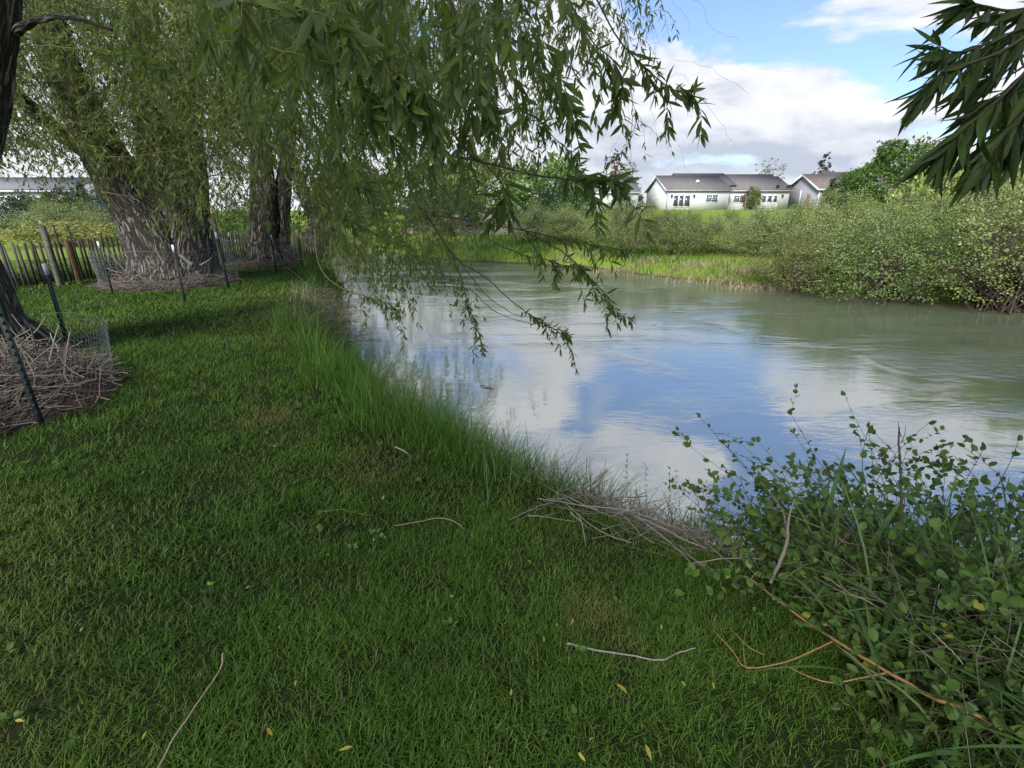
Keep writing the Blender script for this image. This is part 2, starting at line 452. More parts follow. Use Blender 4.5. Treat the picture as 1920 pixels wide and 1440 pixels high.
def height(x, y):
    x = np.asarray(x, float); y = np.asarray(y, float)
    dn, df, ins = bank(x, y)
    wob = (fbm(x * 1.3, y * 1.3) - .5)
    hn = WZ - .02 + (-WZ + .02) * sst(dn / .85) + .05 * (fbm(x * .9, y * .9) - .5) * sst(dn / 1.5)
    hf = WZ - .02 + .42 * sst(df / .7) + .25 * sst((df - 1) / 5) + 1.75 * sst((df - 4) / 52) + .14 * wob
    hi = WZ - .02 - .9 * sst(np.minimum(dn, df) / 2.5)
    far_up = .6 * sst((np.hypot(x, y) - 35) / 60)
    return np.where(ins, hi, np.where(dn < df, hn + far_up, hf))

def axis(n, lim, k):
    t = np.linspace(-1, 1, n); return np.sinh(t * k) / np.sinh(k) * lim
gx = axis(330, 700, 7.2); gy = axis(330, 700, 7.2) + 4.0
X, Y = np.meshgrid(gx, gy); Z = height(X, Y)
nx, ny = len(gx), len(gy)
idx = np.arange(nx * ny).reshape(ny, nx)
q = np.stack([idx[:-1, :-1], idx[:-1, 1:], idx[1:, 1:], idx[1:, :-1]], -1).reshape(-1, 4)
m, n, out = mat('ground_soil')
p0 = pos(n)
f = n.noise(p0, .7, 5.0); f2 = n.noise(p0, 9.0, 6.0, .65); f3 = n.noise(p0, .12, 3.0)
c = n.mix(n.ss(f, .35, .65), (.014, .02, .006, 1), (.022, .034, .009, 1))
c = n.mix(n.ss(f2, .4, .75, 0, .55), c, (.03, .024, .014, 1))
sx = n.node('ShaderNodeSeparateXYZ'); n.put(sx.inputs[0], p0)
dist = n.m('SQRT', n.m('ADD', n.m('MULTIPLY', sx.outputs[0], sx.outputs[0]), n.m('MULTIPLY', sx.outputs[1], sx.outputs[1])))
meadow = n.mix(n.ss(f3, .4, .62), (.15, .23, .028, 1), (.2, .25, .045, 1))
c = n.mix(n.ss(dist, 15.0, 20.0), c, meadow)
c = n.mix(n.ss(sx.outputs[2], -.53, -.61, 0, 1), c, (.07, .055, .04, 1))
pr = principled(n, c, .95, .1, bump(n, f2, .6, .03)); n.l.new(pr.outputs[0], out.inputs[0])
M['ground'] = m
mb = MB(); mb.add(np.stack([X, Y, Z], -1).reshape(-1, 3), q)
tag(mb.build('ground', M['ground'], smooth=True), kind='structure')

# water
m, n, out = mat('river_water')
p0 = pos(n)
rot = n.node('ShaderNodeMapping'); n.put(rot.inputs[0], p0); rot.inputs['Rotation'].default_value = (0, 0, R(35)); rot.inputs['Scale'].default_value = (.55, 1.35, 1)
pv = rot.outputs[0]
wx = n.node('ShaderNodeSeparateXYZ'); n.put(wx.inputs[0], p0)
mid = n.ss(n.m('ADD', n.m('MULTIPLY', wx.outputs[0], .55), n.m('MULTIPLY', wx.outputs[1], .83)), 4.5, 9.5)
calm = n.m('ADD', n.m('MULTIPLY', n.ss(n.noise(pv, .3, 4.0, .55, 1.5), .46, .62), n.m('ADD', n.m('MULTIPLY', mid, .8), .12)), n.m('MULTIPLY', mid, .22))
w1 = n.noise(pv, 2.6, 4.0, .55, 1.2); w2 = n.noise(pv, 11.0, 4.0, .6, .8); w3 = n.noise(pv, .7, 2.0, .5, .6)
hgt = n.m('ADD', n.m('ADD', n.m('MULTIPLY', w3, .3), n.m('MULTIPLY', w1, n.m('ADD', n.m('MULTIPLY', calm, .5), .1))), n.m('MULTIPLY', w2, n.m('ADD', n.m('MULTIPLY', calm, .36), .012)))
bn = bump(n, hgt, .4, .05)
body = n.mix(n.ss(n.noise(pv, .5, 4.0), .35, .65), (.11, .138, .085, 1), (.135, .162, .10, 1))
pr = principled(n, body, .03, .5, bn, 0.0, 5.5)
n.l.new(pr.outputs[0], out.inputs[0])
M['water'] = m
mb = MB(); mb.add([(-90, -60, WZ), (90, -60, WZ), (90, 100, WZ), (-90, 100, WZ)], [(0, 1, 2, 3)])
tag(mb.build('water', M['water']), kind='structure')

# ------------------------------------------------------------------ grass
BL_HI = (np.array([(-.5, 0, 0), (.5, 0, 0), (-.42, .35, 0), (.42, .35, 0), (-.28, .7, 0), (.28, .7, 0), (0, 1, 0)]), np.array([(0, 1, 3, 2), (2, 3, 5, 4)]), np.array([(4, 5, 6)]))
BL_LO = (np.array([(-.5, 0, 0), (.5, 0, 0), (0, 1, 0)]), np.zeros((0, 4), int), np.array([(0, 1, 2)]))
def blades(mb, tpl, P, h, wd, lean, curl=.6, r=None):
    V0, q0, t0 = tpl; N = len(P); k = len(V0)
    a = rng.random(N) * 2 * np.pi; out = np.stack([np.cos(a), np.sin(a), 0 * a], -1)
    b = a + np.pi / 2 + rng.normal(size=N) * .5; sd = np.stack([np.cos(b), np.sin(b), 0 * b], -1)
    t = V0[:, 1][None, :]; ln = np.broadcast_to(lean, (N,))[:, None]
    up = h[:, None] * (t - curl * ln * .5 * t * t); hz = h[:, None] * ln * (.35 * t + .65 * t * t)
    V = P[:, None] + up[..., None] * np.array([0, 0, 1.0]) + hz[..., None] * out[:, None] + (wd[:, None] * V0[:, 0][None])[..., None] * sd[:, None]
    off = (np.arange(N) * k)[:, None, None]
    mb.add(V.reshape(-1, 3), (q0[None] + off).reshape(-1, 4) if len(q0) else None, (t0[None] + off).reshape(-1, 3), r=np.repeat(rng.random(N) if r is None else r, k))
def seen(P, mu=160, mv=160):
    u, v = pixof(P); dep = P[:, 1] * CT + (CAMZ - P[:, 2]) * ST
    return (dep > .3) & (u > -mu) & (u < 1920 + mu) & (v < 1440 + mv)

RINGS = [(-5.0, 3.92, 1.28), (-7.95, 11.6, 1.4), (-7.85, 15.95, 1.1)]   # mulch beds round the willows
def scatter(r0, r1, dens):
    n = int(dens * 4 * r1 * r1 * .62)
    x = (rng.random(n) * 2 - 1) * r1; y = rng.random(n) * r1 * 1.02
    rr = np.hypot(x, y); k = (rr >= r0) & (rr < r1); x, y = x[k], y[k]
    P = np.stack([x, y, np.zeros_like(x)], -1); k = seen(P); P = P[k]
    dn, df, ins = bank(P[:, 0], P[:, 1])
    k = (~ins) & (dn < df) & (dn > .35); P = P[k]
    for cx, cy, cr in RINGS:
        P = P[np.hypot(P[:, 0] - cx, P[:, 1] - cy) > cr * (.96 + .06 * rng.random(len(P)))]
    P[:, 2] = height(P[:, 0], P[:, 1]) - .004
    return P
lawn = MB()
for r0, r1, dens, tpl, h0, w0 in ((.5, 2.3, 19000, BL_HI, .042, .0037), (2.3, 4.2, 9500, BL_HI, .044, .005), (4.2, 8, 3800, BL_LO, .06, .0085), (8, 15, 1300, BL_LO, .065, .015), (15, 24, 160, BL_LO, .08, .03)):
    P = scatter(r0, r1, dens)
    cl = fbm(P[:, 0] * 5, P[:, 1] * 5)
    bare = fbm(P[:, 0] * 1.7 + 40, P[:, 1] * 1.7)
    keep = rng.random(len(P)) < (.45 + 1.1 * (cl - .25)) * np.clip(.5 + 4 * (bare - .26), .5, 1)
    P = P[keep]; cl = cl[keep]
    h = h0 * (.5 + .8 * rng.random(len(P))) * (.6 + .9 * cl)
    blades(lawn, tpl, P, h, w0 * (.7 + .6 * rng.random(len(P))), .35 + 1.15 * rng.random(len(P)) ** 1.3)
n_ = 330000                   # the same turf carried on beyond the frame, behind and beside the camera
P = np.stack([-9 + 13 * rng.random(n_), -4 + 17 * rng.random(n_), np.zeros(n_)], -1)
dn, df, ins = bank(P[:, 0], P[:, 1]); P = P[(~ins) & (dn < df) & (dn > .35)]
P = P[~(seen(P) & (np.hypot(P[:, 0], P[:, 1]) > .5))]
for cx, cy, cr in RINGS: P = P[np.hypot(P[:, 0] - cx, P[:, 1] - cy) > cr]
P[:, 2] = height(P[:, 0], P[:, 1]) - .004
blades(lawn, BL_LO, P, .055 * (.5 + .8 * rng.random(len(P))), .009 * (.7 + .6 * rng.random(len(P))), .35 + 1.1 * rng.random(len(P)))
tag(lawn.build('lawn_grass', M['grass']), 'mown green lawn running along the riverbank under the willows', 'grass', kind='stuff')

# long unmown grass on the bank
bankg = MB()
def bank_points(n, lo, hi, rmax, rmin=0):
    n = int(n * 1.3); x = (rng.random(n) * 2 - 1) * rmax; y = -.3 * rmax + 1.3 * rng.random(n) * rmax
    k = (np.hypot(x, y) > rmin) & (np.hypot(x, y) < rmax); x, y = x[k], y[k]
    dn, df, ins = bank(x, y)
    sd_ = np.where(ins, -dn, dn)
    k = (sd_ > lo) & (sd_ < hi) & (dn < df); P = np.stack([x[k], y[k], np.zeros(k.sum())], -1)
    P = P[seen(P, 300, 200) | (np.hypot(P[:, 0], P[:, 1]) < 6)]
    P[:, 2] = height(P[:, 0], P[:, 1]) - .01
    return P
for rmin, rmax, n_, h0, w0, tpl in ((0, 3.6, 140000, .42, .0045, BL_HI), (3.6, 8, 240000, .56, .0065, BL_HI), (8, 22, 260000, .46, .014, BL_HI)):
    P = bank_points(n_, .0, 1.25, rmax, rmin)
    dn = seg_dist(near_edge, P[:, 0], P[:, 1])
    cl = fbm(P[:, 0] * 2.2, P[:, 1] * 2.2)
    edge = sst((1.0 + .5 * (fbm(P[:, 0] * .9 + 9, P[:, 1] * .9) - .5) * 2 - dn) / .4)
    keep = rng.random(len(P)) < np.clip(edge * (.25 + 1.9 * (cl - .25)), 0, 1)
    keep &= (P[:, 0] < .2) | (dn > .55) | (rng.random(len(P)) < .3)
    P, cl, edge = P[keep], cl[keep], edge[keep]
    h = h0 * (.35 + .75 * rng.random(len(P))) * (.45 + 1.0 * cl) * (.45 + .55 * edge)
    blades(bankg, tpl, P, h, w0 * (.6 + .8 * rng.random(len(P))), .25 + .8 * rng.random(len(P)) ** 1.3)
tag(bankg.build('bank_grass', M['bank_grass']), 'long unmown green grass leaning over the near water edge', 'grass', kind='stuff')

farg = MB()
n_ = 90000
x = rng.random(n_) * 34 - 12; y = 9 + rng.random(n_) * 30
dn, df, ins = bank(x, y)
k = (~ins) & (df < dn) & (df < 8)
P = np.stack([x[k], y[k], height(x[k], y[k]) - .02], -1); df = df[k]
cl = fbm(P[:, 0] * .8, P[:, 1] * .8)
keep = rng.random(len(P)) < np.clip(.15 + 1.6 * (cl - .2), 0, 1) * np.clip(1.2 - df / 9, .1, 1) * .75
P, cl, df = P[keep], cl[keep], df[keep]
blades(farg, BL_HI, P, (.2 + .3 * rng.random(len(P))) * (.5 + cl), .022 * (.6 + .8 * rng.random(len(P))), .2 + .7 * rng.random(len(P)))
tag(farg.build('far_bank_grass', M['far_grass']), 'bright green grass on the far bank below the shrubs', 'grass', kind='stuff')

dry = MB()
for (u, v, rx, ry, cnt, hh) in ((1190, 497, 1.2, .5, 700, .3), (1290, 505, 1.2, .5, 600, .28), (1400, 515, 1.6, .5, 900, .3), (1440, 525, .9, .4, 500, .28), (1080, 485, 1.5, .5, 400, .3), (560, 640, .3, .5, 240, .24), (590, 585, .4, .7, 220, .3)):
    c0 = gz(u, v, -.35)
    a = rng.normal(size=(cnt, 2)); P = np.stack([c0[0] + a[:, 0] * rx * .6, c0[1] + a[:, 1] * ry * .6, np.zeros(cnt)], -1)
    P[:, 2] = np.maximum(height(P[:, 0], P[:, 1]), WZ) - .01
    blades(dry, BL_HI, P, hh * (.5 + .7 * rng.random(cnt)), (.012 if v < 560 else .006) * (.6 + .8 * rng.random(cnt)), .5 + .9 * rng.random(cnt))
tag(dry.build('dry_bank_grass', M['dry_grass']), 'flattened straw coloured dead grass in patches along both water edges', 'dead grass', kind='stuff')

# ------------------------------------------------------------------ willows
def limb(mb, pts, n=36, sides=22, lump=.12):
    """pts: (u, v, Y, radius in photo pixels)"""
    C = np.array([pw(u, v, Y_) for u, v, Y_, r in pts]); rad = np.array([r * pxm(Y_, c[2]) for (u, v, Y_, r), c in zip(pts, C)])
    S = spline(np.hstack([C, rad[:, None]]), n)
    S[:, :3] += np.cumsum(rng.normal(size=(n, 3)), axis=0) * .006
    mb.tube(S[:, :3], S[:, 3], sides, lump)
    return S
def wood(mb, pts, n=30, sides=14, lump=.1):
    S = spline(np.asarray(pts, float), n); mb.tube(S[:, :3], S[:, 3], sides, lump); return S
def root_flare(mb, cx, cy, r, n=9, out=.75):
    for i in range(n):
        a = i * 2 * math.pi / n + random.uniform(-.25, .25); k = random.uniform(.85, 1.15)
        wood(mb, [(cx + math.cos(a) * r * .55, cy + math.sin(a) * r * .55, .95 * k, r * .22), (cx + math.cos(a) * r * .82, cy + math.sin(a) * r * .82, .4 * k, r * .25),
                  (cx + math.cos(a) * r * (1.05 + .1 * k), cy + math.sin(a) * r * (1.05 + .1 * k), .08, r * .24), (cx + math.cos(a) * r * (1.0 + out), cy + math.sin(a) * r * (1.0 + out), -.12, r * .1)], 14, 12, .12)

def pix_points(poly, n, y0, y1, holes=()):
    P = np.asarray(poly, float); lo, hi = P.min(0), P.max(0); got = []
    c = 0
    while c < n:
        u = lo[0] + rng.random(n) * (hi[0] - lo[0]); v = lo[1] + rng.random(n) * (hi[1] - lo[1])
        k = inpoly(poly, u, v)
        for (hu, hv, hr, hp) in holes:
            k &= ~((np.hypot(u - hu, (v - hv)) < hr) & (rng.random(n) < hp))
        u, v = u[k], v[k]; Y_ = y0 + rng.random(len(u)) * (y1 - y0)
        got.append(np.array([pw(a, b, e) for a, b, e in zip(u, v, Y_)]).reshape(-1, 3)); c += len(u)
    return np.vstack(got)[:n]
def rdir(n, z=.1, s=.35):
    a = rng.random(n) * 2 * np.pi; return np.stack([np.cos(a), np.sin(a), z + rng.normal(size=n) * s], -1)

def foliage(lm, tm, S, length, K, ln, tpl, per, droop=.22, wob=.12, tr=.0025, wd=1.0, down=.55, d0=None, spread=.8):
    P = grow(S, rdir(len(S)) if d0 is None else d0, length * (.6 + .8 * rng.random(len(S))), K, droop, wob)
    dress(lm, P, ln, tpl, per, spread, down, 0, wd)
    tm.strands(P, tr * np.linspace(1, .35, K)[None] * np.ones((len(S), 1)))
    return P

# --- the middle willow with its thick leaning limbs
C2 = (-8.0, 11.8)
t = empty('willow_tree', (C2[0], C2[1], 0))
tag(t, 'thick triple-stemmed willow with furrowed bark, ringed by wire and white-tipped posts in mid lawn', 'tree', 'willows along the lawn')
tb = MB(); Y2 = 11.7
limb(tb, [(322, 560, Y2, 74), (318, 520, Y2, 66), (305, 460, Y2, 62), (272, 400, Y2, 57), (230, 350, Y2 - .2, 46), (188, 285, Y2 - .4, 37), (140, 190, Y2 - .7, 31), (98, 90, Y2 - .9, 28), (70, -20, Y2 - 1.1, 26), (40, -200, Y2 - 1.4, 20), (0, -420, Y2 - 1.6, 10)], 60, 30, .1)
limb(tb, [(330, 560, Y2, 70), (328, 500, Y2 + .1, 62), (322, 430, Y2 + .1, 56), (308, 340, Y2 + .2, 46), (288, 250, Y2 + .2, 32), (275, 170, Y2 + .2, 27), (265, 60, Y2 + .3, 24), (262, -80, Y2 + .5, 20), (280, -300, Y2 + .6, 11)], 50, 26, .1)
limb(tb, [(348, 560, Y2, 60), (352, 500, Y2, 50), (352, 430, Y2, 42), (356, 350, Y2, 33), (354, 270, Y2, 26), (348, 170, Y2 + .1, 22), (352, 60, Y2 + .1, 19), (372, -80, Y2 + .2, 16), (400, -300, Y2 + .1, 8)], 50, 24, .1)
limb(tb, [(190, 290, Y2 - .4, 20), (130, 262, Y2 - .6, 15), (60, 200, Y2 - 1., 13), (-40, 120, Y2 - 1.6, 10)], 24, 14, .12)
limb(tb, [(280, 200, Y2 + .1, 17), (330, 120, Y2 - .4, 13), (420, 40, Y2 - 1.2, 10), (520, -60, Y2 - 2.0, 8)], 24, 14, .12)
root_flare(tb, C2[0], C2[1], .8, 10, .4)
tr_ = tb.build('trunk', M['bark'], t, smooth=True); tr_.location = -t.location
lm, tm = MB(), MB()
HOL = [(50, 310, 40, .85), (110, 335, 36, .7), (150, 60, 20, .6), (190, 120, 20, .5), (60, 100, 18, .5), (305, 145, 14, .4), (400, 330, 22, .5), (30, 235, 24, .5)]
S = pix_points([(-150, -60), (560, -60), (560, 120), (470, 280), (420, 330), (380, 305), (240, 285), (150, 275), (-150, 285)], 3500, 8.8, 12.6, HOL)
foliage(lm, tm, S, .75, 9, .105, LEAF_LO, 2, .16, .14, .004)
S = pix_points([(180, 280), (460, 300), (440, 380), (400, 380), (370, 340), (340, 340), (290, 325), (200, 320)], 120, 9.2, 10.6)
foliage(lm, tm, S, .7, 9, .105, LEAF_LO, 2, .3, .12, .004)
S = pix_points([(250, 300), (385, 310), (370, 395), (340, 440), (300, 400), (270, 360)], 22, 9.4, 10.2)
foliage(lm, tm, S, .6, 9, .12, LEAF_MID, 2, .3, .1, .004)
S = pix_points([(-120, 255), (140, 240), (190, 300), (130, 335), (40, 315), (-120, 315)], 70, 8.8, 11, [(60, 300, 70, .4)])
foliage(lm, tm, S, .6, 8, .10, LEAF_LO, 2, .3, .14, .004)
n_ = 380                      # the upper crown, above the frame
S = np.stack([C2[0] + rng.normal(size=n_) * 2.3, C2[1] + rng.normal(size=n_) * 2.2, 5.4 + rng.random(n_) * 4.2], -1)
foliage(lm, tm, S, 1.0, 8, .17, LEAF_LO, 2, .2, .14, .004)
o = lm.build('crown', M['willow_leaf_far'], t); o.location = -t.location
o = tm.build('fine_branching', M['twig'], t); o.location = -t.location

# --- the farther willow
C3 = (-7.75, 16.15)
t = empty('willow_tree', (C3[0], C3[1], 0))
tag(t, 'farther willow with split hollow trunk, upright between the wire ring and the river', 'tree', 'willows along the lawn')
tb = MB(); Y3 = 16.0
limb(tb, [(497, 520, Y3, 38), (497, 480, Y3, 31), (495, 420, Y3, 26), (492, 350, Y3, 22), (490, 270, Y3, 18), (478, 170, Y3, 15), (470, 60, Y3, 12), (455, -120, Y3, 6)], 46, 24, .1)
limb(tb, [(522, 520, Y3 + .2, 28), (524, 480, Y3 + .2, 21), (527, 420, Y3 + .2, 17), (533, 340, Y3 + .2, 14), (543, 270, Y3 + .1, 12), (552, 170, Y3, 10), (575, 40, Y3, 9), (600, -120, Y3, 5)], 46, 20, .1)
root_flare(tb, C3[0], C3[1], .62, 9, .5)
tr_ = tb.build('trunk', M['bark'], t, smooth=True); tr_.location = -t.location
hb = MB()
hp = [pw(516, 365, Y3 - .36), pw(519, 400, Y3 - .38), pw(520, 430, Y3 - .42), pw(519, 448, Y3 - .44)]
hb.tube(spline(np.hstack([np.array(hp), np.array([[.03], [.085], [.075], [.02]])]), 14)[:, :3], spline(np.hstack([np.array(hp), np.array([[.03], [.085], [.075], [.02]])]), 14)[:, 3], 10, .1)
o = hb.build('hollow', plain('hollow_shade', (.012, .009, .007), .95, .05), t, smooth=True); o.location = -t.location  # raised near-black lump; its colour stands in for the shade inside the hollow
lm, tm = MB(), MB()
S = pix_points([(390, -40), (740, -40), (800, 200), (760, 420), (600, 440), (560, 330), (520, 280), (430, 290), (400, 200)], 900, 12.5, 18.5, [(575, 325, 18, .6), (620, 290, 16, .5), (430, 355, 20, .6), (548, 395, 26, .7)])
foliage(lm, tm, S, .95, 9, .14, LEAF_LO, 2, .25, .12, .005)
S = pix_points([(395, 330), (480, 330), (470, 370), (440, 390), (395, 370)], 25, 13, 16)
foliage(lm, tm, S, .8, 8, .13, LEAF_LO, 2, .35, .12, .004)
S = pix_points([(530, 330), (640, 330), (650, 460), (560, 420), (545, 380)], 90, 12.5, 16)
foliage(lm, tm, S, .9, 8, .13, LEAF_LO, 2, .35, .12, .004)
S = pix_points([(390, 120), (520, 120), (540, 300), (470, 320), (400, 310)], 260, 15.5, 19.5)
foliage(lm, tm, S, .9, 9, .15, LEAF_LO, 2, .22, .14, .005)
S = pix_points([(560, 200), (680, 200), (680, 380), (590, 380)], 160, 16, 20)
foliage(lm, tm, S, .9, 9, .15, LEAF_LO, 2, .22, .14, .005)
n_ = 900
S = np.stack([C3[0] + 1.2 + rng.normal(size=n_) * 2.4, C3[1] + rng.normal(size=n_) * 2.2, 6.2 + rng.random(n_) * 4.0], -1)
foliage(lm, tm, S, 1.1, 8, .19, LEAF_LO, 2, .2, .14, .004)
o = lm.build('crown', M['willow_leaf_far'], t); o.location = -t.location
o = tm.build('fine_branching', M['twig'], t); o.location = -t.location

# --- a willow leaning out over the water farther up the bank
C4 = (-8.2, 21.5)
t = empty('willow_tree', (C4[0], C4[1], -.1))
tag(t, 'most distant willow, its leafy crown leaning out over the river bend', 'tree', 'willows along the lawn')
tb = MB()
wood(tb, [(C4[0], C4[1], -.3, .5), (C4[0] + .1, C4[1], 1.0, .4), (C4[0] + .5, C4[1], 2.4, .33), (C4[0] + 1.3, C4[1] - .2, 4.2, .24), (C4[0] + 2.4, C4[1] - .3, 6.0, .12)], 30, 18)
wood(tb, [(C4[0], C4[1], 1.2, .28), (C4[0] - .6, C4[1] + .2, 3, .22), (C4[0] - 1.2, C4[1] + .2, 5.5, .12)], 20, 14)
o = tb.build('trunk', M['bark'], t, smooth=True); o.location = -t.location
lm, tm = MB(), MB()
n_ = 800
S = np.stack([C4[0] + 2.2 + rng.normal(size=n_) * 2.3, C4[1] + rng.normal(size=n_) * 2.2, 5.5 + rng.random(n_) * 6.0], -1)
foliage(lm, tm, S, 1.2, 8, .22, LEAF_LO, 2, .22, .14, .005)
S = pix_points([(600, -20), (900, -20), (930, 250), (880, 400), (800, 450), (680, 470), (620, 440)], 380, 17, 23, [(700, 120, 30, .5), (820, 180, 45, .5)])
foliage(lm, tm, S, 1.2, 9, .19, LEAF_LO, 2, .28, .12, .006)
o = lm.build('crown', M['willow_leaf_far'], t); o.location = -t.location
o = tm.build('fine_branching', M['twig'], t); o.location = -t.location

# --- the near willow at the left edge; its limbs reach out over the lawn and its branches hang in front of the camera
C1 = (-6.12, 5.15)
t = empty('willow_tree', (C1[0], C1[1], 0))
tag(t, 'nearest willow, rough trunk cut by the photo edge, long leafy branches hanging over water', 'tree', 'willows along the lawn')
T1 = t
tb = MB()
wood(tb, [(C1[0], C1[1], -.2, .72), (C1[0], C1[1], .35, .63), (C1[0] - .02, C1[1], 1.0, .58), (C1[0] - .1, C1[1] - .05, 1.8, .52), (C1[0] - .1, C1[1] - .1, 2.7, .45), (C1[0] + .1, C1[1] - .3, 3.8, .36), (C1[0] + .2, C1[1] - .4, 5.5, .26), (C1[0] + .3, C1[1] - .3, 8, .1)], 60, 40, .1)
wood(tb, [(C1[0] - .1, C1[1], 2.2, .3), (C1[0] + .9, C1[1] - .4, 3.5, .25), (C1[0] + 2.5, C1[1] - .8, 4.6, .19), (C1[0] + 4.5, C1[1] - 1.2, 5.0, .13), (C1[0] + 6.5, C1[1] - 1.6, 4.9, .08), (C1[0] + 8, C1[1] - 1.6, 4.6, .04)], 40, 16, .1)
wood(tb, [(C1[0] + 2.2, C1[1] - .7, 4.4, .14), (C1[0] + 3.4, C1[1] + .6, 5.0, .11), (C1[0] + 5, C1[1] + 1.3, 5.2, .07), (C1[0] + 7.0, C1[1] + 1.6, 4.8, .03)], 30, 12, .1)
wood(tb, [(C1[0] - .1, C1[1] - .1, 2.9, .24), (C1[0] + .6, C1[1] - 2.0, 4.4, .2), (C1[0] + 2.2, C1[1] - 4.4, 5.0, .13), (C1[0] + 4.4, C1[1] - 6.2, 5.0, .05)], 30, 14, .1)
root_flare(tb, C1[0], C1[1], .62, 10, .2)
limb(tb, [(-90, 440, 4.9, 40), (-45, 300, 4.8, 34), (-14, 190, 4.7, 29), (2, 100, 4.6, 27), (8, 0, 4.5, 26), (20, -160, 4.4, 20)], 30, 20, .12)
limb(tb, [(30, 60, 4.55, 9), (75, 42, 4.3, 5.5), (130, 40, 4.0, 4), (200, 62, 3.8, 2.5)], 18, 8, .08)
o = tb.build('trunk', M['bark'], t, smooth=True); o.location = -t.location

# named hanging branches: (points (u, v, Y), leaf length, first leafy share, leaves per node, radius, side twigs)
HB = [
    ([(1060, -140, 2.6), (1120, 0, 2.5), (1170, 85, 2.45), (1225, 142, 2.4), (1262, 166, 2.4), (1290, 172, 2.4), (1306, 176, 2.38)], .088, .35, 2, .0042, 3),
    ([(1000, -120, 2.5), (1060, -20, 2.5), (1105, 70, 2.45), (1150, 120, 2.42), (1165, 175, 2.4), (1150, 215, 2.4)], .088, .15, 2, .004, 4),
    ([(930, -100, 2.4), (975, 30, 2.4), (1010, 100, 2.38), (1050, 150, 2.36), (1075, 190, 2.36), (1092, 215, 2.35)], .085, .1, 2, .0035, 4),
    ([(640, 150, 3.2), (735, 240, 3.0), (820, 285, 2.8), (930, 318, 2.6), (1020, 345, 2.45), (1090, 352, 2.35), (1150, 358, 2.3), (1170, 362, 2.3)], .095, .62, 3, .007, 2),
    ([(760, 300, 3.9), (785, 385, 3.75), (880, 410, 3.6), (975, 428, 3.5), (1080, 452, 3.4), (1150, 462, 3.35), (1185, 466, 3.35)], .085, .5, 2, .0075, 5),
    ([(780, 380, 3.8), (850, 480, 3.75), (905, 520, 3.7), (960, 572, 3.6), (1010, 606, 3.55), (1050, 625, 3.5), (1062, 636, 3.5)], .075, .55, 2, .006, 4),
    ([(790, 390, 3.9), (845, 470, 3.9), (868, 530, 3.88), (885, 585, 3.85), (900, 630, 3.85), (906, 655, 3.85)], .065, .35, 2, .005, 4),
    ([(850, 475, 3.8), (900, 545, 3.75), (950, 588, 3.7), (1000, 600, 3.65), (1015, 600, 3.65)], .04, .85, 1, .004, 0),
    ([(880, 540, 3.8), (930, 585, 3.75), (985, 607, 3.7), (998, 610, 3.7)], .035, .85, 1, .0035, 0),
    ([(975, 428, 3.5), (1040, 462, 3.4), (1090, 500, 3.35), (1130, 552, 3.3), (1160, 585, 3.3), (1192, 598, 3.28)], .08, .3, 2, .005, 4),
    ([(900, 440, 3.6), (960, 470, 3.5), (1010, 485, 3.45), (1060, 500, 3.4), (1090, 505, 3.4)], .075, .25, 2, .005, 4),
    ([(1120, -150, 3.0), (1160, 0, 3.0), (1180, 120, 3.0), (1182, 180, 3.0), (1188, 240, 3.0), (1160, 290, 3.0), (1125, 305, 3.0)], .055, .55, 1, .0025, 3),
    ([(1188, 215, 3.0), (1215, 240, 2.98), (1240, 262, 2.95), (1250, 264, 2.95)], .04, .6, 1, .0018, 1),
    ([(1190, 160, 3.6), (1187, 260, 3.6), (1186, 345, 3.6), (1178, 420, 3.6)], .04, .9, 1, .002, 0),
    ([(900, 60, 3.4), (960, 190, 3.3), (1010, 235, 3.25), (1040, 270, 3.2), (1075, 300, 3.2), (1085, 330, 3.2)], .08, .2, 2, .0045, 5),
    ([(560, 10, 1.75), (640, 60, 1.7), (720, 100, 1.65), (770, 150, 1.62), (800, 190, 1.6), (805, 240, 1.6)], .095, .25, 3, .005, 3),
    ([(360, -80, 1.7), (430, -20, 1.65), (500, 5, 1.6), (580, 20, 1.55), (640, 60, 1.55)], .105, .1, 2, .005, 3),
    ([(500, 90, 2.2), (580, 110, 2.1), (650, 140, 2.05), (690, 200, 2.0), (700, 250, 2.0)], .095, .2, 2, .0045, 3),
    ([(820, -60, 2.0), (850, 40, 2.0), (880, 120, 1.95), (915, 190, 1.95), (930, 240, 1.95)], .09, .2, 2, .0045, 4),
    ([(850, 250, 2.0), (900, 300, 1.95), (935, 330, 1.92), (950, 360, 1.9), (948, 385, 1.9)], .10, .4, 2, .0045, 2),
    ([(500, 262, 3.4), (530, 290, 3.35), (538, 335, 3.3), (600, 348, 3.2), (680, 340, 3.1), (740, 345, 3.0)], .085, .5, 2, .0075, 4),
    ([(538, 340, 3.3), (580, 375, 3.3), (640, 410, 3.3), (700, 440, 3.3), (760, 470, 3.3)], .08, .3, 2, .005, 5),
    ([(590, 430, 5.2), (600, 500, 5.1), (640, 540, 5.0), (700, 560, 5.0), (740, 575, 5.0), (745, 590, 5.0)], .085, .35, 2, .006, 6),
    ([(200, 295, 5.5), (280, 290, 5.3), (350, 275, 5.2), (440, 245, 5.0), (480, 230, 4.9)], .08, .3, 1, .007, 4),
    ([(60, 85, 4.2), (110, 88, 4.0), (200, 98, 3.7), (260, 105, 3.5), (330, 130, 3.3)], .085, .4, 2, .005, 4),
    ([(190, 360, 7.2), (260, 372, 7.0), (320, 375, 6.9), (350, 372, 6.8)], .08, .35, 1, .006, 3),
]
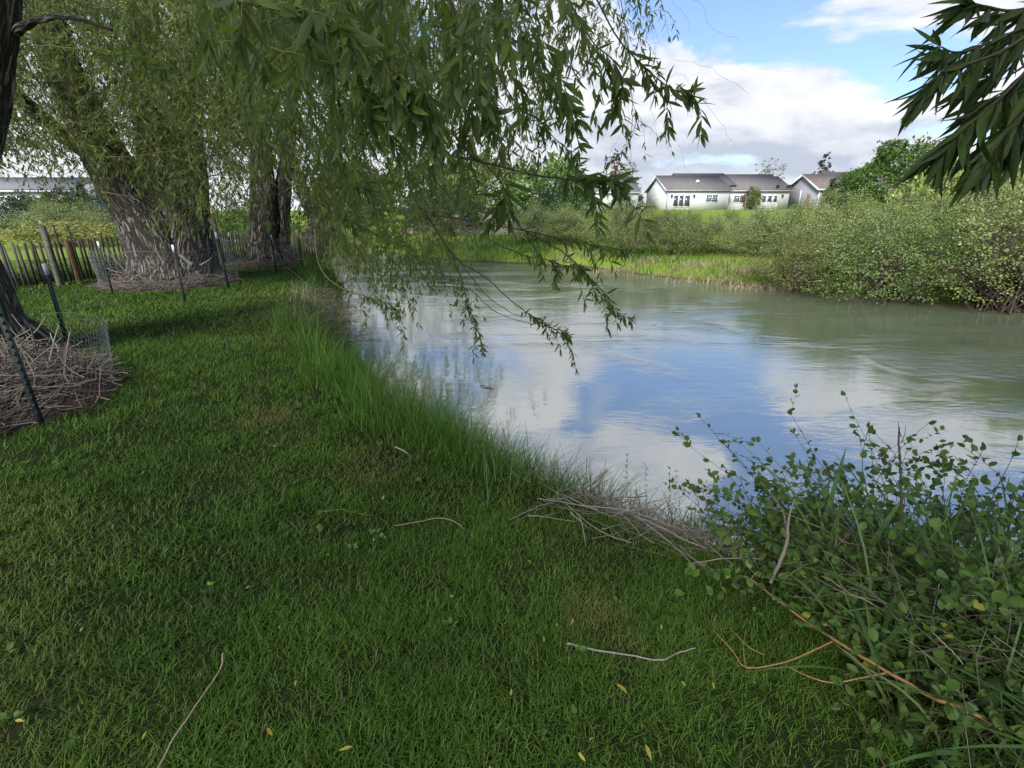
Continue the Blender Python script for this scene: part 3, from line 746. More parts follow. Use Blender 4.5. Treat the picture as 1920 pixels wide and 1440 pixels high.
for pts, ln, f0, per, rad, side in HB:
    C = spline(np.array([pw(*p) for p in pts]), 40)
    C += np.cumsum(rng.normal(size=C.shape), axis=0) * .0025
    L = np.linalg.norm(np.diff(C, axis=0), axis=1).sum()
    tm, lm = MB(), MB()
    tm.tube(C, np.linspace(rad, rad * .3, 40), 7, .05)
    nd = max(8, int(L * (1 - f0) / (ln * .24)))
    tt = f0 + (1 - f0) * np.linspace(0, 1, nd); ii = (tt * 39).clip(0, 39)
    Q = np.stack([np.interp(ii, np.arange(40), C[:, a]) for a in range(3)], -1)[None]
    tpl = LEAF_HI if ln * F / pts[-1][2] > 26 else LEAF_MID
    Q = Q + rng.normal(size=Q.shape) * ln * .1
    dress(lm, Q, ln, tpl, per, .9, .5, 0, 1.0, jit=.5)
    if side:
        k = (f0 + (1 - f0) * rng.random(side) * .85) * 39
        S = C[k.astype(int)]
        T = nrmz(np.gradient(C, axis=0))[k.astype(int)]
        P = grow(S, T + rdir(side, -.1, .3) * .9, L * .16 * (.5 + rng.random(side)) + .08, 9, .2, .08)
        tm.strands(P, rad * .45 * np.linspace(1, .4, 9)[None] * np.ones((side, 1)))
        dress(lm, P, ln * .92, tpl, per, .85, .5, 0, 1.0, jit=.45)
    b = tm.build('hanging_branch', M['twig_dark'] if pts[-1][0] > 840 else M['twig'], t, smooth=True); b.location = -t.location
    lm.build('leaves', M['willow_leaf'], b)

# the hanging curtain
lm, tm = MB(), MB()
NH = [(1000, 300, 70, .6), (1080, 260, 80, .9), (1060, 120, 60, .55), (940, 200, 50, .35), (880, 300, 60, .4), (700, 300, 40, .35)]
S = pix_points([(400, -80), (1010, -80), (960, 120), (930, 230), (850, 250), (720, 200), (600, 120), (420, 10)], 70, 1.7, 2.6)
foliage(lm, tm, S, .26, 8, .085, LEAF_HI, 2, .3, .1, .0018, down=.7)
S = pix_points([(330, -60), (1180, -60), (1130, 90), (1020, 180), (960, 260), (900, 330), (740, 330), (600, 300), (480, 250), (380, 100)], 300, 2.7, 4.6, NH)
foliage(lm, tm, S, .42, 9, .085, LEAF_MID, 2, .3, .1, .002, down=.7)
S = pix_points([(440, -40), (1150, -40), (1080, 150), (1000, 240), (940, 330), (860, 450), (760, 500), (640, 480), (580, 400), (520, 280), (460, 150)], 350, 4.6, 7.5, NH)
foliage(lm, tm, S, .6, 10, .09, LEAF_MID, 2, .24, .14, .003, down=.45)
S = pix_points([(590, 380), (860, 380), (850, 480), (800, 520), (720, 520), (640, 490)], 120, 5.0, 7.5)
foliage(lm, tm, S, .6, 10, .085, LEAF_MID, 2, .26, .12, .003, down=.45)
S = pix_points([(150, -60), (520, -60), (520, 200), (420, 280), (330, 240), (200, 150)], 130, 4.5, 7.0)
foliage(lm, tm, S, .5, 9, .09, LEAF_MID, 2, .25, .12, .003)
# sparse bare strings and small sprays at the thin right fringe
S = pix_points([(1130, -60), (1240, -60), (1225, 60), (1150, 100)], 30, 3.6, 4.6)
foliage(lm, tm, S, .35, 9, .06, LEAF_MID, 1, .3, .12, .002)
S = pix_points([(1180, -40), (1290, -30), (1270, 120), (1200, 150)], 14, 4, 5)
P = grow(S, rdir(14, -.3), .6 + .4 * rng.random(14), 14, .14, .28); tm.strands(P, np.full((14, 14), .0009))
# crown above and behind the camera: shades the near lawn
n_ = 1700
S = np.stack([-2.4 + rng.normal(size=n_) * 2.7, -2.5 + rng.normal(size=n_) * 2.5, 4.9 + rng.random(n_) * 3.6], -1)
u_, v_ = pixof(S); S = S[(v_ < -120) | (S[:, 1] < .3)]
foliage(lm, tm, S, 1.0, 8, .17, LEAF_LO, 2, .15, .14, .004)
o = lm.build('crown', M['willow_leaf'], t); o.location = -t.location
o = tm.build('fine_branching', M['twig'], t); o.location = -t.location

# --- the willow behind the camera on the right whose branch dips into the top corner
C5 = (3.6, -2.6)
t = empty('willow_tree', (C5[0], C5[1], -.1))
tag(t, 'willow out of view, its dark leafy branch dipping into the top right corner', 'tree', 'willows along the lawn')
tb = MB()
wood(tb, [(C5[0], C5[1], -.8, .5), (C5[0], C5[1], .6, .42), (C5[0] - .1, C5[1] + .1, 2.2, .34), (C5[0] - .3, C5[1] + .5, 4.2, .26), (C5[0] - .6, C5[1] + .8, 7, .1)], 36, 20, .1)
tipb = pw(1960, 40, .95)
wood(tb, [(C5[0] - .1, C5[1] + .1, 1.9, .16), (C5[0] - .5, C5[1] + 1.2, 2.7, .09), (2.2, -.3, 2.75, .045), (tipb[0] + .35, .45, 2.45, .018), (tipb[0], tipb[1], tipb[2], .009)], 30, 12, .08)
root_flare(tb, C5[0], C5[1], .46, 8, .5)
for ch in range(1):
    o = tb.build('trunk', M['bark'], t, smooth=True); o.location = -t.location
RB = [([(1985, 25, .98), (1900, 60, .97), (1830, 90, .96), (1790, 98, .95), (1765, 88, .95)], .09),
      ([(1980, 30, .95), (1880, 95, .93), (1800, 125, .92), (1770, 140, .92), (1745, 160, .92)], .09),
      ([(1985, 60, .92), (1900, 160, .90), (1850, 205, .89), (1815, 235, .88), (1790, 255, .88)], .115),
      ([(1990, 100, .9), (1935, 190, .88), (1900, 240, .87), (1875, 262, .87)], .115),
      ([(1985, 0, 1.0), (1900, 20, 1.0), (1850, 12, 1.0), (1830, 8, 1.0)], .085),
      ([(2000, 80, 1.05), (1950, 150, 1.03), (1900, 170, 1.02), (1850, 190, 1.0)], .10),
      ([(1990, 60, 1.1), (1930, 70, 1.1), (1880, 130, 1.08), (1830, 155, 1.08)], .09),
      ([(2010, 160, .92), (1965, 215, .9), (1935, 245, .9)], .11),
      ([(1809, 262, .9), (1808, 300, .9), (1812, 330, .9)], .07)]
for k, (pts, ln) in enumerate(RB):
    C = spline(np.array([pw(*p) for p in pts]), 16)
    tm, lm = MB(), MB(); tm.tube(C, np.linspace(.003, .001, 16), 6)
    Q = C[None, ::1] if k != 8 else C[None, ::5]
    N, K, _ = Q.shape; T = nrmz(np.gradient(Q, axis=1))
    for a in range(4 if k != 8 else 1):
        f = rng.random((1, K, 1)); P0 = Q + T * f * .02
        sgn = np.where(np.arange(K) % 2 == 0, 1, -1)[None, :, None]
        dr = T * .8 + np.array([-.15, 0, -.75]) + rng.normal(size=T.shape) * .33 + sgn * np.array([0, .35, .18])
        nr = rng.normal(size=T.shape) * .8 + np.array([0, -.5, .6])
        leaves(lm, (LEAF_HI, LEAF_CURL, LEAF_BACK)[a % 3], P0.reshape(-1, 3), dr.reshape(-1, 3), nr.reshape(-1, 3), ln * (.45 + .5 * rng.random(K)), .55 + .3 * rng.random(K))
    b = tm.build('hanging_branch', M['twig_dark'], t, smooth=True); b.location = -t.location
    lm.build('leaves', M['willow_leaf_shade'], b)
lm, tm = MB(), MB()
n_ = 1100
S = np.stack([2.6 + rng.normal(size=n_) * 2.3, -2.2 + rng.normal(size=n_) * 1.8, 4.3 + rng.random(n_) * 3.2], -1)
S = S[S[:, 1] < .6]
foliage(lm, tm, S, 1.0, 8, .17, LEAF_LO, 2, .15, .14, .004)
o = lm.build('crown', M['willow_leaf'], t); o.location = -t.location

# ------------------------------------------------------------------ twig piles round the trunks
def stick_heap(n, cx, cy, rad, hfun, ln, r0, K=5, flat=.22):
    a = rng.random(n) * 2 * np.pi; rr = rad * np.sqrt(rng.random(n))
    S = np.stack([cx + np.cos(a) * rr, cy + np.sin(a) * rr, hfun(rr) * (.45 + .6 * rng.random(n))], -1)
    L = ln * (.4 + .9 * rng.random(n)); b = a + np.pi / 2 + rng.normal(size=n) * .8
    d = np.stack([np.cos(b), np.sin(b), rng.normal(size=n) * flat], -1)
    P = grow(S - d * L[:, None] * .5, d, L, K, .0, .12)
    P[..., 2] = np.maximum(P[..., 2], .012)
    return P, (r0 * (.4 + .9 * rng.random(n)))[:, None] * np.linspace(1, .6, K)[None]
for (cx, cy, cr), (tx, ty), hh, n_, ln, r0, lab in zip(RINGS, (C1, C2, C3), (.4, .24, .15), (2600, 1700, 900), (.45, .5, .4), (.005, .0065, .008),
        ('tall tangled heap of dry brown twigs around the nearest willow trunk', 'ring of dry twigs and leaf litter around the triple-stemmed willow', 'low ring of brown twigs around the split hollow willow')):
    t = empty('twig_pile', (cx, cy, 0)); tag(t, lab, 'twig pile', 'twig piles round the willows')
    hf = lambda r, cr=cr, hh=hh: hh * np.clip(1 - (r / cr) ** 3, 0, 1) + .02
    mbd = MB(); nr_, na = 14, 48
    rr = np.linspace(0, cr * 1.03, nr_); aa = np.linspace(0, 2 * np.pi, na, endpoint=False)
    g = np.array([(cx + r_ * math.cos(a_) * (1 + .05 * math.sin(3 * a_ + 1)), cy + r_ * math.sin(a_) * (1 + .05 * math.sin(3 * a_ + 1)), .012 + .6 * hh * max(0, 1 - (r_ / cr) ** 3) * (1 + .3 * math.sin(7 * a_ + 5 * r_)) - (.05 if r_ > cr else 0)) for r_ in rr for a_ in aa])
    i = np.arange(nr_ - 1)[:, None] * na; j = np.arange(na)[None]; j2 = (j + 1) % na
    mbd.add(g, np.stack([i + j, i + j2, i + na + j2, i + na + j], -1).reshape(-1, 4))
    o = mbd.build('mulch_bed', M['mulch'], t, smooth=True); o.location = -t.location
    sb = MB(); P, rd = stick_heap(n_, cx, cy, cr * .97, hf, ln, r0); sb.strands(P, rd, 4)
    P, rd = stick_heap(n_ // 8, cx, cy, cr * .8, lambda r: hf(r) * 1.15, ln * 1.5, r0 * 1.5, 6, .4); sb.strands(P, rd, 5)
    o = sb.build('twig_tangle', M['dead_stick'], t); o.location = -t.location

# ------------------------------------------------------------------ steel posts and wire netting
M['post_green'] = plain('post_paint_green', (.022, .038, .035), .6, .3, .4, 30)
M['post_white'] = plain('post_paint_white', (.62, .66, .68), .6, .3, .2, 40)
M['wire'] = plain('galvanised_wire', (.22, .23, .24), .55, .5, .3, 20, metal=.4)
def make_post(h, tip):
    t = empty('steel_post')
    b = MB(); b.box(-.02, .02, -.003, .003, -.1, h - tip); b.box(-.003, .003, .003, .034, -.1, h - tip)
    for k in range(int((h - .2) / .055)): b.box(-.006, .006, -.009, -.003, .1 + k * .055, .125 + k * .055)
    b.build('post_shaft', M['post_green'], t)
    b = MB(); b.box(-.021, .021, -.0045, .0045, h - tip, h); b.box(-.004, .004, .0045, .035, h - tip, h)
    b.build('white_tip', M['post_white'], t)
    return t
def lab_post(t, p, lab, tilt=(0, 0), rz=0.0, s=1.0):
    t.location = (p[0], p[1], 0); t.rotation_euler = (tilt[0], tilt[1], rz); t.scale = (s, s, s)
    tag(t, lab, 'fence post', 'white-tipped posts round the willows')
proto = make_post(1.06, .13)
PO = [(gz(80, 800), 'nearest steel post with white tip, rising out of the twig heap at the lawn edge', (0, R(-1)), 1.08, .3),
      (gz(130, 660), 'dark steel post with pale tip just behind the nearest twig heap', (0, R(1)), .98, -.3),
      (gz(212, 552), 'steel post on the fence side of the triple-stemmed willow', (0, R(-1)), .98, .2),
      (gz(347, 566), 'white-tipped steel post directly in front of the triple-stemmed willow trunk', (0, 0), .97, 0),
      (gz(428, 540), 'leaning steel post on the river side of the triple-stemmed willow', (R(2), R(-1)), 1.12, -.4),
      (gz(440, 502), 'steel post on the fence side of the split hollow willow', (0, 0), .95, .2),
      (gz(519, 512), 'white-tipped steel post in front of the split hollow willow', (0, 0), .95, 0),
      (gz(568, 508), 'white-tipped steel post on the river side of the split hollow willow', (0, 0), .95, .5)]
posts = []
for i, (p, lab, tilt, s, rz) in enumerate(PO):
    t = proto if i == 0 else copy_tree(proto)
    lab_post(t, p, lab, tilt, rz, s); posts.append(p)

def netting(name, pts, h, cell, rad, label, sag=.05):
    """hexagonal wire between the points of pts (x, y)"""
    P2 = np.asarray(pts, float); seg = np.linalg.norm(np.diff(P2, axis=0), axis=1); s = np.concatenate([[0], np.cumsum(seg)]); L = s[-1]
    def at(d, z):
        d = np.clip(d, 0, L); x = np.interp(d, s, P2[:, 0]); y = np.interp(d, s, P2[:, 1])
        return np.stack([x + .02 * np.sin(5 * d + 4 * z), y + .02 * np.cos(4 * d + 3 * z), .03 + z * (1 - sag * np.sin(d * 2.1) ** 2)], -1)
    nc = int(L / cell); nr = int(h / (cell * .8)); S = []
    for r_ in range(nr):
        z0 = r_ * h / nr; z1 = z0 + h / nr; d = (np.arange(nc) + (.5 if r_ % 2 else 0)) * cell
        S.append(np.stack([at(d, z0 + 0 * d), at(d + .0, z0 + .4 * (z1 - z0) + 0 * d), at(d + cell * .5, z1 + 0 * d)], 1))
        S.append(np.stack([at(d, z0 + 0 * d), at(d + .0, z0 + .4 * (z1 - z0) + 0 * d), at(d - cell * .5, z1 + 0 * d)], 1))
    S = np.concatenate(S); mb = MB(); mb.strands(S, np.full(S.shape[:2], rad))
    d = np.linspace(0, L, 40); mb.tube(at(d, h + 0 * d), rad * 1.3, 5)
    loc = (P2[:, 0].mean(), P2[:, 1].mean(), 0)
    return tag(mb.build(name, M['wire'], loc=loc), label, 'wire netting', 'wire guards round the willows')
def arc(cx, cy, r, a0, a1, n=14):
    return [(cx + r * math.cos(R(a)), cy + r * math.sin(R(a))) for a in np.linspace(a0, a1, n)]
netting('wire_netting', arc(-5.0, 3.92, 1.28, -60, 95), .55, .06, .0008, 'sagging wire netting around the nearest twig heap')
netting('wire_netting', arc(-7.95, 11.6, 1.38, -200, 20, 20), .8, .085, .0026, 'wire netting ring around the triple-stemmed willow')
netting('wire_netting', arc(-7.85, 15.95, 1.08, -200, 20, 18), .75, .1, .003, 'wire netting ring around the split hollow willow')
b = MB()
b.tube(spline([pw(338, 478, 10.2), pw(352, 490, 10.15), pw(362, 497, 10.1)], 8), .04, 6, .1)
tag(b.build('wood_plank', M['old_post'], smooth=True), 'weathered grey wood scrap hung on wire beside the thick willow', 'wood scrap')
b = MB()
b.tube(spline([pw(375, 498, 10.3), pw(388, 491, 10.4), pw(398, 482, 10.5)], 8), [.02, .03, .03, .025, .02, .016, .012, .008], 6, .1)
tag(b.build('dead_branch', M['old_post'], smooth=True), 'short pale dead branch caught in the wire between thick trunk and leaning post', 'branch')

# ------------------------------------------------------------------ lath fence behind the willows
M['lath'] = stem_mat('weathered_lath', (.085, .075, .064), (.155, .135, .113), .9)
M['cut_post'] = plain('cut_post_wood', (.16, .095, .055), .9, .1, .35, 14)
FP = np.array([(-15.5, 7.2), (-12.6, 9.6), (-10.9, 11.3), (-10.3, 13.0), (-9.9, 14.6), (-9.1, 16.9), (-7.6, 18.2), (-6.6, 18.7)])
fs = np.concatenate([[0], np.cumsum(np.linalg.norm(np.diff(FP, axis=0), axis=1))])
t = empty('lath_fence', (FP[2][0], FP[2][1], 0)); tag(t, 'weathered wooden lath fence sagging along the meadow behind the willows', 'fence')
lb = MB()
for d in np.arange(0, fs[-1], .098):
    x = np.interp(d, fs, FP[:, 0]); y = np.interp(d, fs, FP[:, 1]); x2 = np.interp(d + .05, fs, FP[:, 0]); y2 = np.interp(d + .05, fs, FP[:, 1])
    ax = nrmz(np.array([x2 - x, y2 - y, 0.0])); lean = random.gauss(0, .03); h = 1.0 + random.gauss(0, .025) + .05 * math.sin(d * .8)
    up = np.array([ax[0] * lean, ax[1] * lean, 1.0]); nn = np.array([-ax[1], ax[0], 0.0]) * .006
    a = np.array([x, y, -.02]); wv = ax * .027
    lb.prism([a - wv - nn, a + wv - nn, a + wv + nn, a - wv + nn], up * h)
o = lb.build('slat_panel', M['lath'], t); o.location = -t.location
wb = MB()
for z in (.22, .5, .8):
    dd = np.linspace(0, fs[-1], 60); wb.tube(np.stack([np.interp(dd, fs, FP[:, 0]), np.interp(dd, fs, FP[:, 1]), z + .02 * np.sin(dd * 3)], -1), .005, 4)
o = wb.build('fence_wire', M['wire'], t); o.location = -t.location
fw = MB(); n_ = 7000; d = rng.random(n_) * fs[-1]
P = np.stack([np.interp(d, fs, FP[:, 0]) - .1 - .5 * rng.random(n_), np.interp(d, fs, FP[:, 1]) + .1 + .3 * rng.random(n_), np.zeros(n_)], -1)
P[:, 2] = height(P[:, 0], P[:, 1]) - .01; blades(fw, BL_HI, P, .25 + .5 * rng.random(n_) * fbm(P[:, 0] * 1.5, P[:, 1] * 1.5) * 1.6, .012 * (.6 + .8 * rng.random(n_)), .2 + .7 * rng.random(n_))
tag(fw.build('fence_weeds', M['bank_grass']), 'tall weeds growing along the far side of the lath fence', 'weeds', kind='stuff')
def fpost(u, v, Y_, h, r, m_, sides=8):
    p = pw(u, v, Y_); b = MB(); b.tube([(p[0], p[1], -.1), (p[0], p[1], h * .5), (p[0] - .01, p[1], h)], [r * 1.05, r, r * .95], sides, .05)
    o = b.build('fence_post', m_, t); o.location = -t.location
fpost(112, 530, 11.2, 1.3, .07, M['old_post'], 4); fpost(150, 528, 11.7, .97, .06, M['cut_post'], 10)
fpost(132, 528, 11.5, 1.3, .018, M['post_green'], 5); fpost(155, 520, 12.0, 1.32, .018, M['post_green'], 5)
fpost(418, 500, 15.2, 1.55, .06, M['old_post'], 5); fpost(30, 545, 10.4, 1.05, .02, M['post_green'], 5)

# ------------------------------------------------------------------ shrubs
def shrub_mat(name, a, b, tipc, tf):
    m, n, out = mat(name)
    r = n.attr('rnd'); f = n.noise(pos(n), .9, 3.0)
    rr = n.m('FRACT', r); oi = n.node('ShaderNodeObjectInfo').outputs['Random']
    c = n.mix(n.m('ADD', n.m('MULTIPLY', rr, .6), n.m('MULTIPLY', n.ss(f, .35, .65), .4)), c4(a), c4(b))
    c = n.mix(n.m('GREATER_THAN', r, 1.0), c, c4(tipc))
    hs = n.node('ShaderNodeHueSaturation'); n.put(hs.inputs['Hue'], n.m('ADD', n.m('MULTIPLY', oi, .045), .475)); n.put(hs.inputs['Value'], n.m('ADD', n.m('MULTIPLY', n.m('FRACT', n.m('MULTIPLY', oi, 7.3)), .5), .8)); n.put(hs.inputs['Color'], c); c = hs.outputs[0]
    p = principled(n, c, .6, .25); tr = n.node('ShaderNodeBsdfTranslucent'); n.put(tr.inputs[0], c)
    mx = n.node('ShaderNodeMixShader'); n.put(mx.inputs[0], .25)
    n.l.new(p.outputs[0], mx.inputs[1]); n.l.new(tr.outputs[0], mx.inputs[2]); n.l.new(mx.outputs[0], out.inputs[0]); return m
M['shrub_cream'] = shrub_mat('cream_flowering_leaf', (.12, .175, .05), (.215, .275, .085), (.35, .37, .22), .3)
M['shrub_olive'] = shrub_mat('olive_leaf', (.10, .155, .042), (.195, .255, .072), (.31, .34, .18), .2)
M['shrub_green'] = shrub_mat('green_leaf', (.07, .135, .025), (.14, .24, .05), (.22, .3, .1), .1)
M['shrub_dark'] = shrub_mat('dark_green_leaf', (.022, .052, .018), (.05, .095, .03), (.09, .13, .06), .1)
M['shrub_yellow'] = shrub_mat('yellow_green_leaf', (.2, .26, .05), (.34, .38, .11), (.5, .48, .24), .2)
M['shrub_rust'] = shrub_mat('reddish_leaf', (.10, .045, .03), (.15, .08, .05), (.2, .12, .08), .1)
M['shrub_stem'] = stem_mat('shrub_stem', (.06, .04, .034), (.13, .095, .08))

def shrub_mesh(w_, h_, nclump, lf, tips, seed, round_=False, shell=.45, nst=34, per=14, bare=.12, shoots=0):
    """clumps of leaves around stems that fan out of the base: unit built at real size round the origin"""
    g = np.random.default_rng(seed)
    n = nclump
    ph = g.random(n) * 2 * np.pi; cz = g.random(n) ** .8
    rr = (shell + (1 - shell) * g.random(n) ** .5)
    lob = 1 + .2 * np.sin(3 * ph + seed) + .14 * np.sin(5 * ph + 2 * seed) + .2 * np.sin(4 * cz * 3 + ph * 2 + seed)
    prof = np.sqrt(np.clip(1 - ((cz - .42) / .62) ** 2, 0.02, 1)) if not round_ else np.sqrt(np.clip(1 - (2 * cz - 1) ** 2 * .95, .02, 1))
    C = np.stack([np.cos(ph) * rr * prof * lob * w_ / 2, np.sin(ph) * rr * prof * lob * w_ / 2, (bare + (1 - bare) * cz * (rr * .35 + .65)) * h_ * (1 + .16 * np.sin(3 * ph + 2 + seed))], -1)
    cs = (.10 + .13 * g.random(n)) * (w_ * .16 + .25)
    tip = (g.random(n) < tips * (.35 + .9 * cz) * np.clip(rr * 1.2, 0, 1))
    L = per
    P = C[:, None] + g.normal(size=(n, L, 3)) * cs[:, None, None] * np.array([.75, .75, .5])
    outw = nrmz(P - np.array([0, 0, h_ * .3]))
    dr = outw * .5 + g.normal(size=P.shape) * .6 + np.array([0, 0, .25])
    nr = outw * .6 + np.array([0, 0, .7]) + g.normal(size=P.shape) * .5
    tl = tip[:, None] & (g.random((n, L)) < .38)
    rv = g.random((n, L)) * .999 + np.where(tl, 1.001, 0)
    lm = MB(); leaves(lm, LEAF_BLOB, P.reshape(-1, 3), dr.reshape(-1, 3), nr.reshape(-1, 3), lf * (.6 + .8 * g.random(n * L)), 1.0, rv.reshape(-1))
    if shoots:
        top = C[np.argsort(-(C[:, 2] / h_ + .5 * rr * g.random(n)))[:shoots]]; K = 7
        d0 = nrmz(top - np.array([0, 0, h_ * .35])) + np.array([0, 0, .5]) + g.normal(size=top.shape) * .3
        SHT = top[:, None] + nrmz(d0)[:, None] * np.linspace(0, 1, K)[None, :, None] * (.22 + .38 * g.random(shoots))[:, None, None]
        SP = np.repeat(SHT.reshape(-1, 3), 3, 0) + g.normal(size=(shoots * K * 3, 3)) * .035
        leaves(lm, LEAF_BLOB, SP, g.normal(size=SP.shape) * .7 + np.array([0, 0, .5]), g.normal(size=SP.shape) + np.array([0, 0, .6]), lf * (.6 + .7 * g.random(len(SP))), 1.0, g.random(len(SP)) * .999)
    sm = MB(); ii = g.integers(0, n, nst); E = C[ii]
    B = np.stack([g.normal(size=nst) * w_ * .09, g.normal(size=nst) * w_ * .09, np.full(nst, -.15)], -1)
    tt = np.linspace(0, 1, 7)[None, :, None]
    S = B[:, None] * (1 - tt) + E[:, None] * tt; S[..., 2] += np.sin(tt[..., 0] * np.pi) * .12 * h_
    S[:, 1:-1] += g.normal(size=S[:, 1:-1].shape) * .05 * h_ * .4
    sm.strands(S, (.012 + .01 * w_ * .3 * g.random(nst))[:, None] * np.linspace(1, .3, 7)[None], 4)
    return lm, sm
SH = {}
def shrub_kind(key, name, mat_, *a, **k):
    lm, sm = shrub_mesh(*a, **k); lo = lm.build('foliage', M[mat_]); so = sm.build('stem_work', M['shrub_stem'])
    SH[key] = (name, lo, so, False)
used = set()
def place(key, x, y, label, cat='shrub', sx=1.0, sz=1.0, rz=0.0, group=None, dz=0.0):
    name, lo, so, _ = SH[key]
    t = empty(name, (x, y, float(height(x, y)) + dz)); t.rotation_euler = (0, 0, rz); t.scale = (sx, sx, sz)
    tag(t, label, cat, group)
    for o in (lo, so):
        c = o if key not in used else o.copy()
        if key in used: col.objects.link(c)
        c.parent = t
    used.add(key)
    return t
shrub_kind('c1', 'flowering_shrub', 'shrub_cream', 3.4, 2.3, 1700, .046, .75, 1, shoots=90)
shrub_kind('c2', 'flowering_shrub', 'shrub_cream', 3.0, 2.0, 1500, .046, .6, 2, shoots=90)
shrub_kind('c3', 'flowering_shrub', 'shrub_olive', 3.2, 2.4, 1600, .046, .5, 3, shoots=90)
shrub_kind('o1', 'riverside_shrub', 'shrub_olive', 3.2, 2.1, 1400, .045, .4, 4, shoots=70, nst=90, bare=.03)
shrub_kind('o2', 'riverside_shrub', 'shrub_olive', 3.0, 2.3, 800, .046, .35, 5, shoots=60, nst=200, bare=.03)
shrub_kind('g1', 'green_shrub', 'shrub_green', 3.4, 2.0, 600, .085, .3, 6)
shrub_kind('d1', 'dark_shrub', 'shrub_dark', 4.0, 3.0, 800, .10, .2, 8)
shrub_kind('y1', 'yellow_shrub', 'shrub_yellow', 4.0, 1.6, 620, .10, .5, 9)
shrub_kind('ball', 'clipped_shrub', 'shrub_dark', 2.6, 2.4, 700, .10, .1, 10, round_=True, shell=.8)
shrub_kind('red', 'reddish_shrub', 'shrub_rust', 2.6, 2.2, 320, .12, .2, 11)
FG = 'shrubs on the far bank'
FAR = [
    ('c1', 5.2, 22.3, 'cream-flecked shrub at the river bend end of the far grass strip', 1.0, .74, 0),
    ('c2', 7.0, 21.2, 'rounded cream-flecked shrub below the glass doors of the white house', 1.0, .70, 1),
    ('c1', 9.0, 20.6, 'cream-flecked shrub below the first window of the white house', .95, .60, 2),
    ('c3', 10.9, 19.3, 'olive shrub below the second window of the white house', 1.0, .58, 3),
    ('c2', 12.6, 18.4, 'pale shrub below the arch by the white house', 1.05, .72, 4),
    ('c1', 9.8, 19.4, 'pale shrub rising behind the end of the far grass strip', .8, .66, 2.6),
    ('c3', 11.2, 17.6, 'olive shrub where the grass strip ends and the shrubs reach the water', .95, .82, 1.2),
    ('o1', 8.5, 14.6, 'low shrub overhanging the water at the end of the grass strip', .95, .72, .6),
    ('o1', 10.0, 13.0, 'shrub touching the water below the grey house', 1.15, .9, 2.2),
    ('o2', 11.8, 11.75, 'open twiggy shrub with dark stems at the water', 1.25, 1.05, .4),
    ('o2', 13.6, 10.6, 'twiggy shrub at the water by the photo edge', 1.3, 1.15, 3.3),
    ('o1', 15.9, 9.3, 'last leafy shrub at the water on the photo edge', 1.2, 1.1, 1.7),
    ('c1', 10.6, 16.0, 'pale shrub behind the low one that ends the grass strip', .9, .72, 5.2),
    ('c3', 12.3, 15.6, 'olive shrub in the second row below the grey house', 1.05, .72, 5.2),
    ('c1', 14.3, 15.0, 'big pale shrub in the second row below the round tree', 1.2, 1.1, 3.9),
    ('c3', 16.3, 14.2, 'tall olive shrub behind the twiggy water shrubs', 1.3, 1.4, 2.0),
    ('c2', 18.4, 13.2, 'tall pale shrub at the photo edge above the water', 1.3, 1.7, .7),
    ('c2', 13.2, 18.4, 'pale shrub below the clipped ball shrub', 1.1, .72, 2.9),
    ('c1', 15.4, 18.4, 'pale shrub standing just below the round green tree', 1.1, .85, 5.0),
    ('y1', 17.4, 19.6, 'yellow-green shrub to the river side of the round green tree', 1.1, 2.0, 1.0),
    ('c3', 19.4, 18.8, 'tall olive shrub crowning the bank under the hanging branch tip', 1.4, 1.55, 3.0),
    ('c1', 22.2, 18.2, 'pale shrub at the top of the bank on the photo edge', 1.5, 1.75, 4.2),
    ('c2', 3.0, 26.6, 'cream shrub at the foot of the dark shrub on the river bend', 1.0, .8, 3.1),
    ('c1', 1.0, 27.6, 'cream shrub seen between hanging willow branches on the river bend', 1.0, .75, 5.5),
    ('d1', 2.6, 29.5, 'dark green shrub above the cream ones on the river bend', .85, .95, 0),
    ('c3', 5.6, 27.2, 'olive shrub below the house half hidden by willow leaves', 1.0, .85, 4.4),
    ('c2', 8.4, 26.8, 'cream shrub in the rear row below the white gable', 1.0, .66, 2.3),
    ('c1', 13.2, 25.2, 'cream shrub in the rear row below the white house', 1.0, .52, 1.1),
    ('c2', 17.0, 23.5, 'cream shrub in the rear row below the grey house deck', 1.1, .75, 3.6),
]
for key, x, y, lab, sx, sz, rz in FAR: place(key, x, y, lab, 'shrub', sx, sz, rz, FG)
MG = 'shrubs in the meadow beyond the fence'
MEA = [('y1', -21.5, 25.0, 'yellow-green shrub beyond the lath fence at the photo edge', 1.2, .65, 0), ('c1', -25.5, 29.5, 'cream-blossomed shrub in front of the dark meadow bush', 1.5, .8, 1),
       ('c2', -21.0, 30.5, 'cream-blossomed shrub beyond the old square fence post', 1.4, .8, 2), ('y1', -17.6, 28.0, 'yellow-green shrub beside the leaning willow limb', 1.2, 1.0, .4),
       ('g1', -16.2, 24.8, 'bright green shrub just beyond the fence beside the thick trunk', 1.2, .55, 3), ('d1', -29.5, 35.5, 'big dark green bush in front of the grey-roofed house', 1.6, .88, 2),
       ('d1', -35.5, 36.0, 'dark green bush at the photo edge below the grey roof', 1.3, .85, 4), ('c1', -20.5, 36.0, 'cream-blossomed shrub below the small spruces', 1.6, 1.05, 4),
       ('g1', -12.6, 25.5, 'green shrub seen between the two willow trunks', 1.1, .95, 5), ('c2', -11.0, 29.0, 'cream shrub seen between the two willow trunks', 1.3, 1.0, 1.5), ('y1', -13.6, 31, 'yellow-green shrub behind those between the willow trunks', 1.1, 1.3, 2.2),
       ('c1', -9.3, 26.8, 'pale shrub just past the hollow willow trunk', 1.2, .9, 3.2), ('d1', -4.5, 36, 'dark shrub beyond the river bend behind the hanging leaves', 1.3, .9, 1.2)]
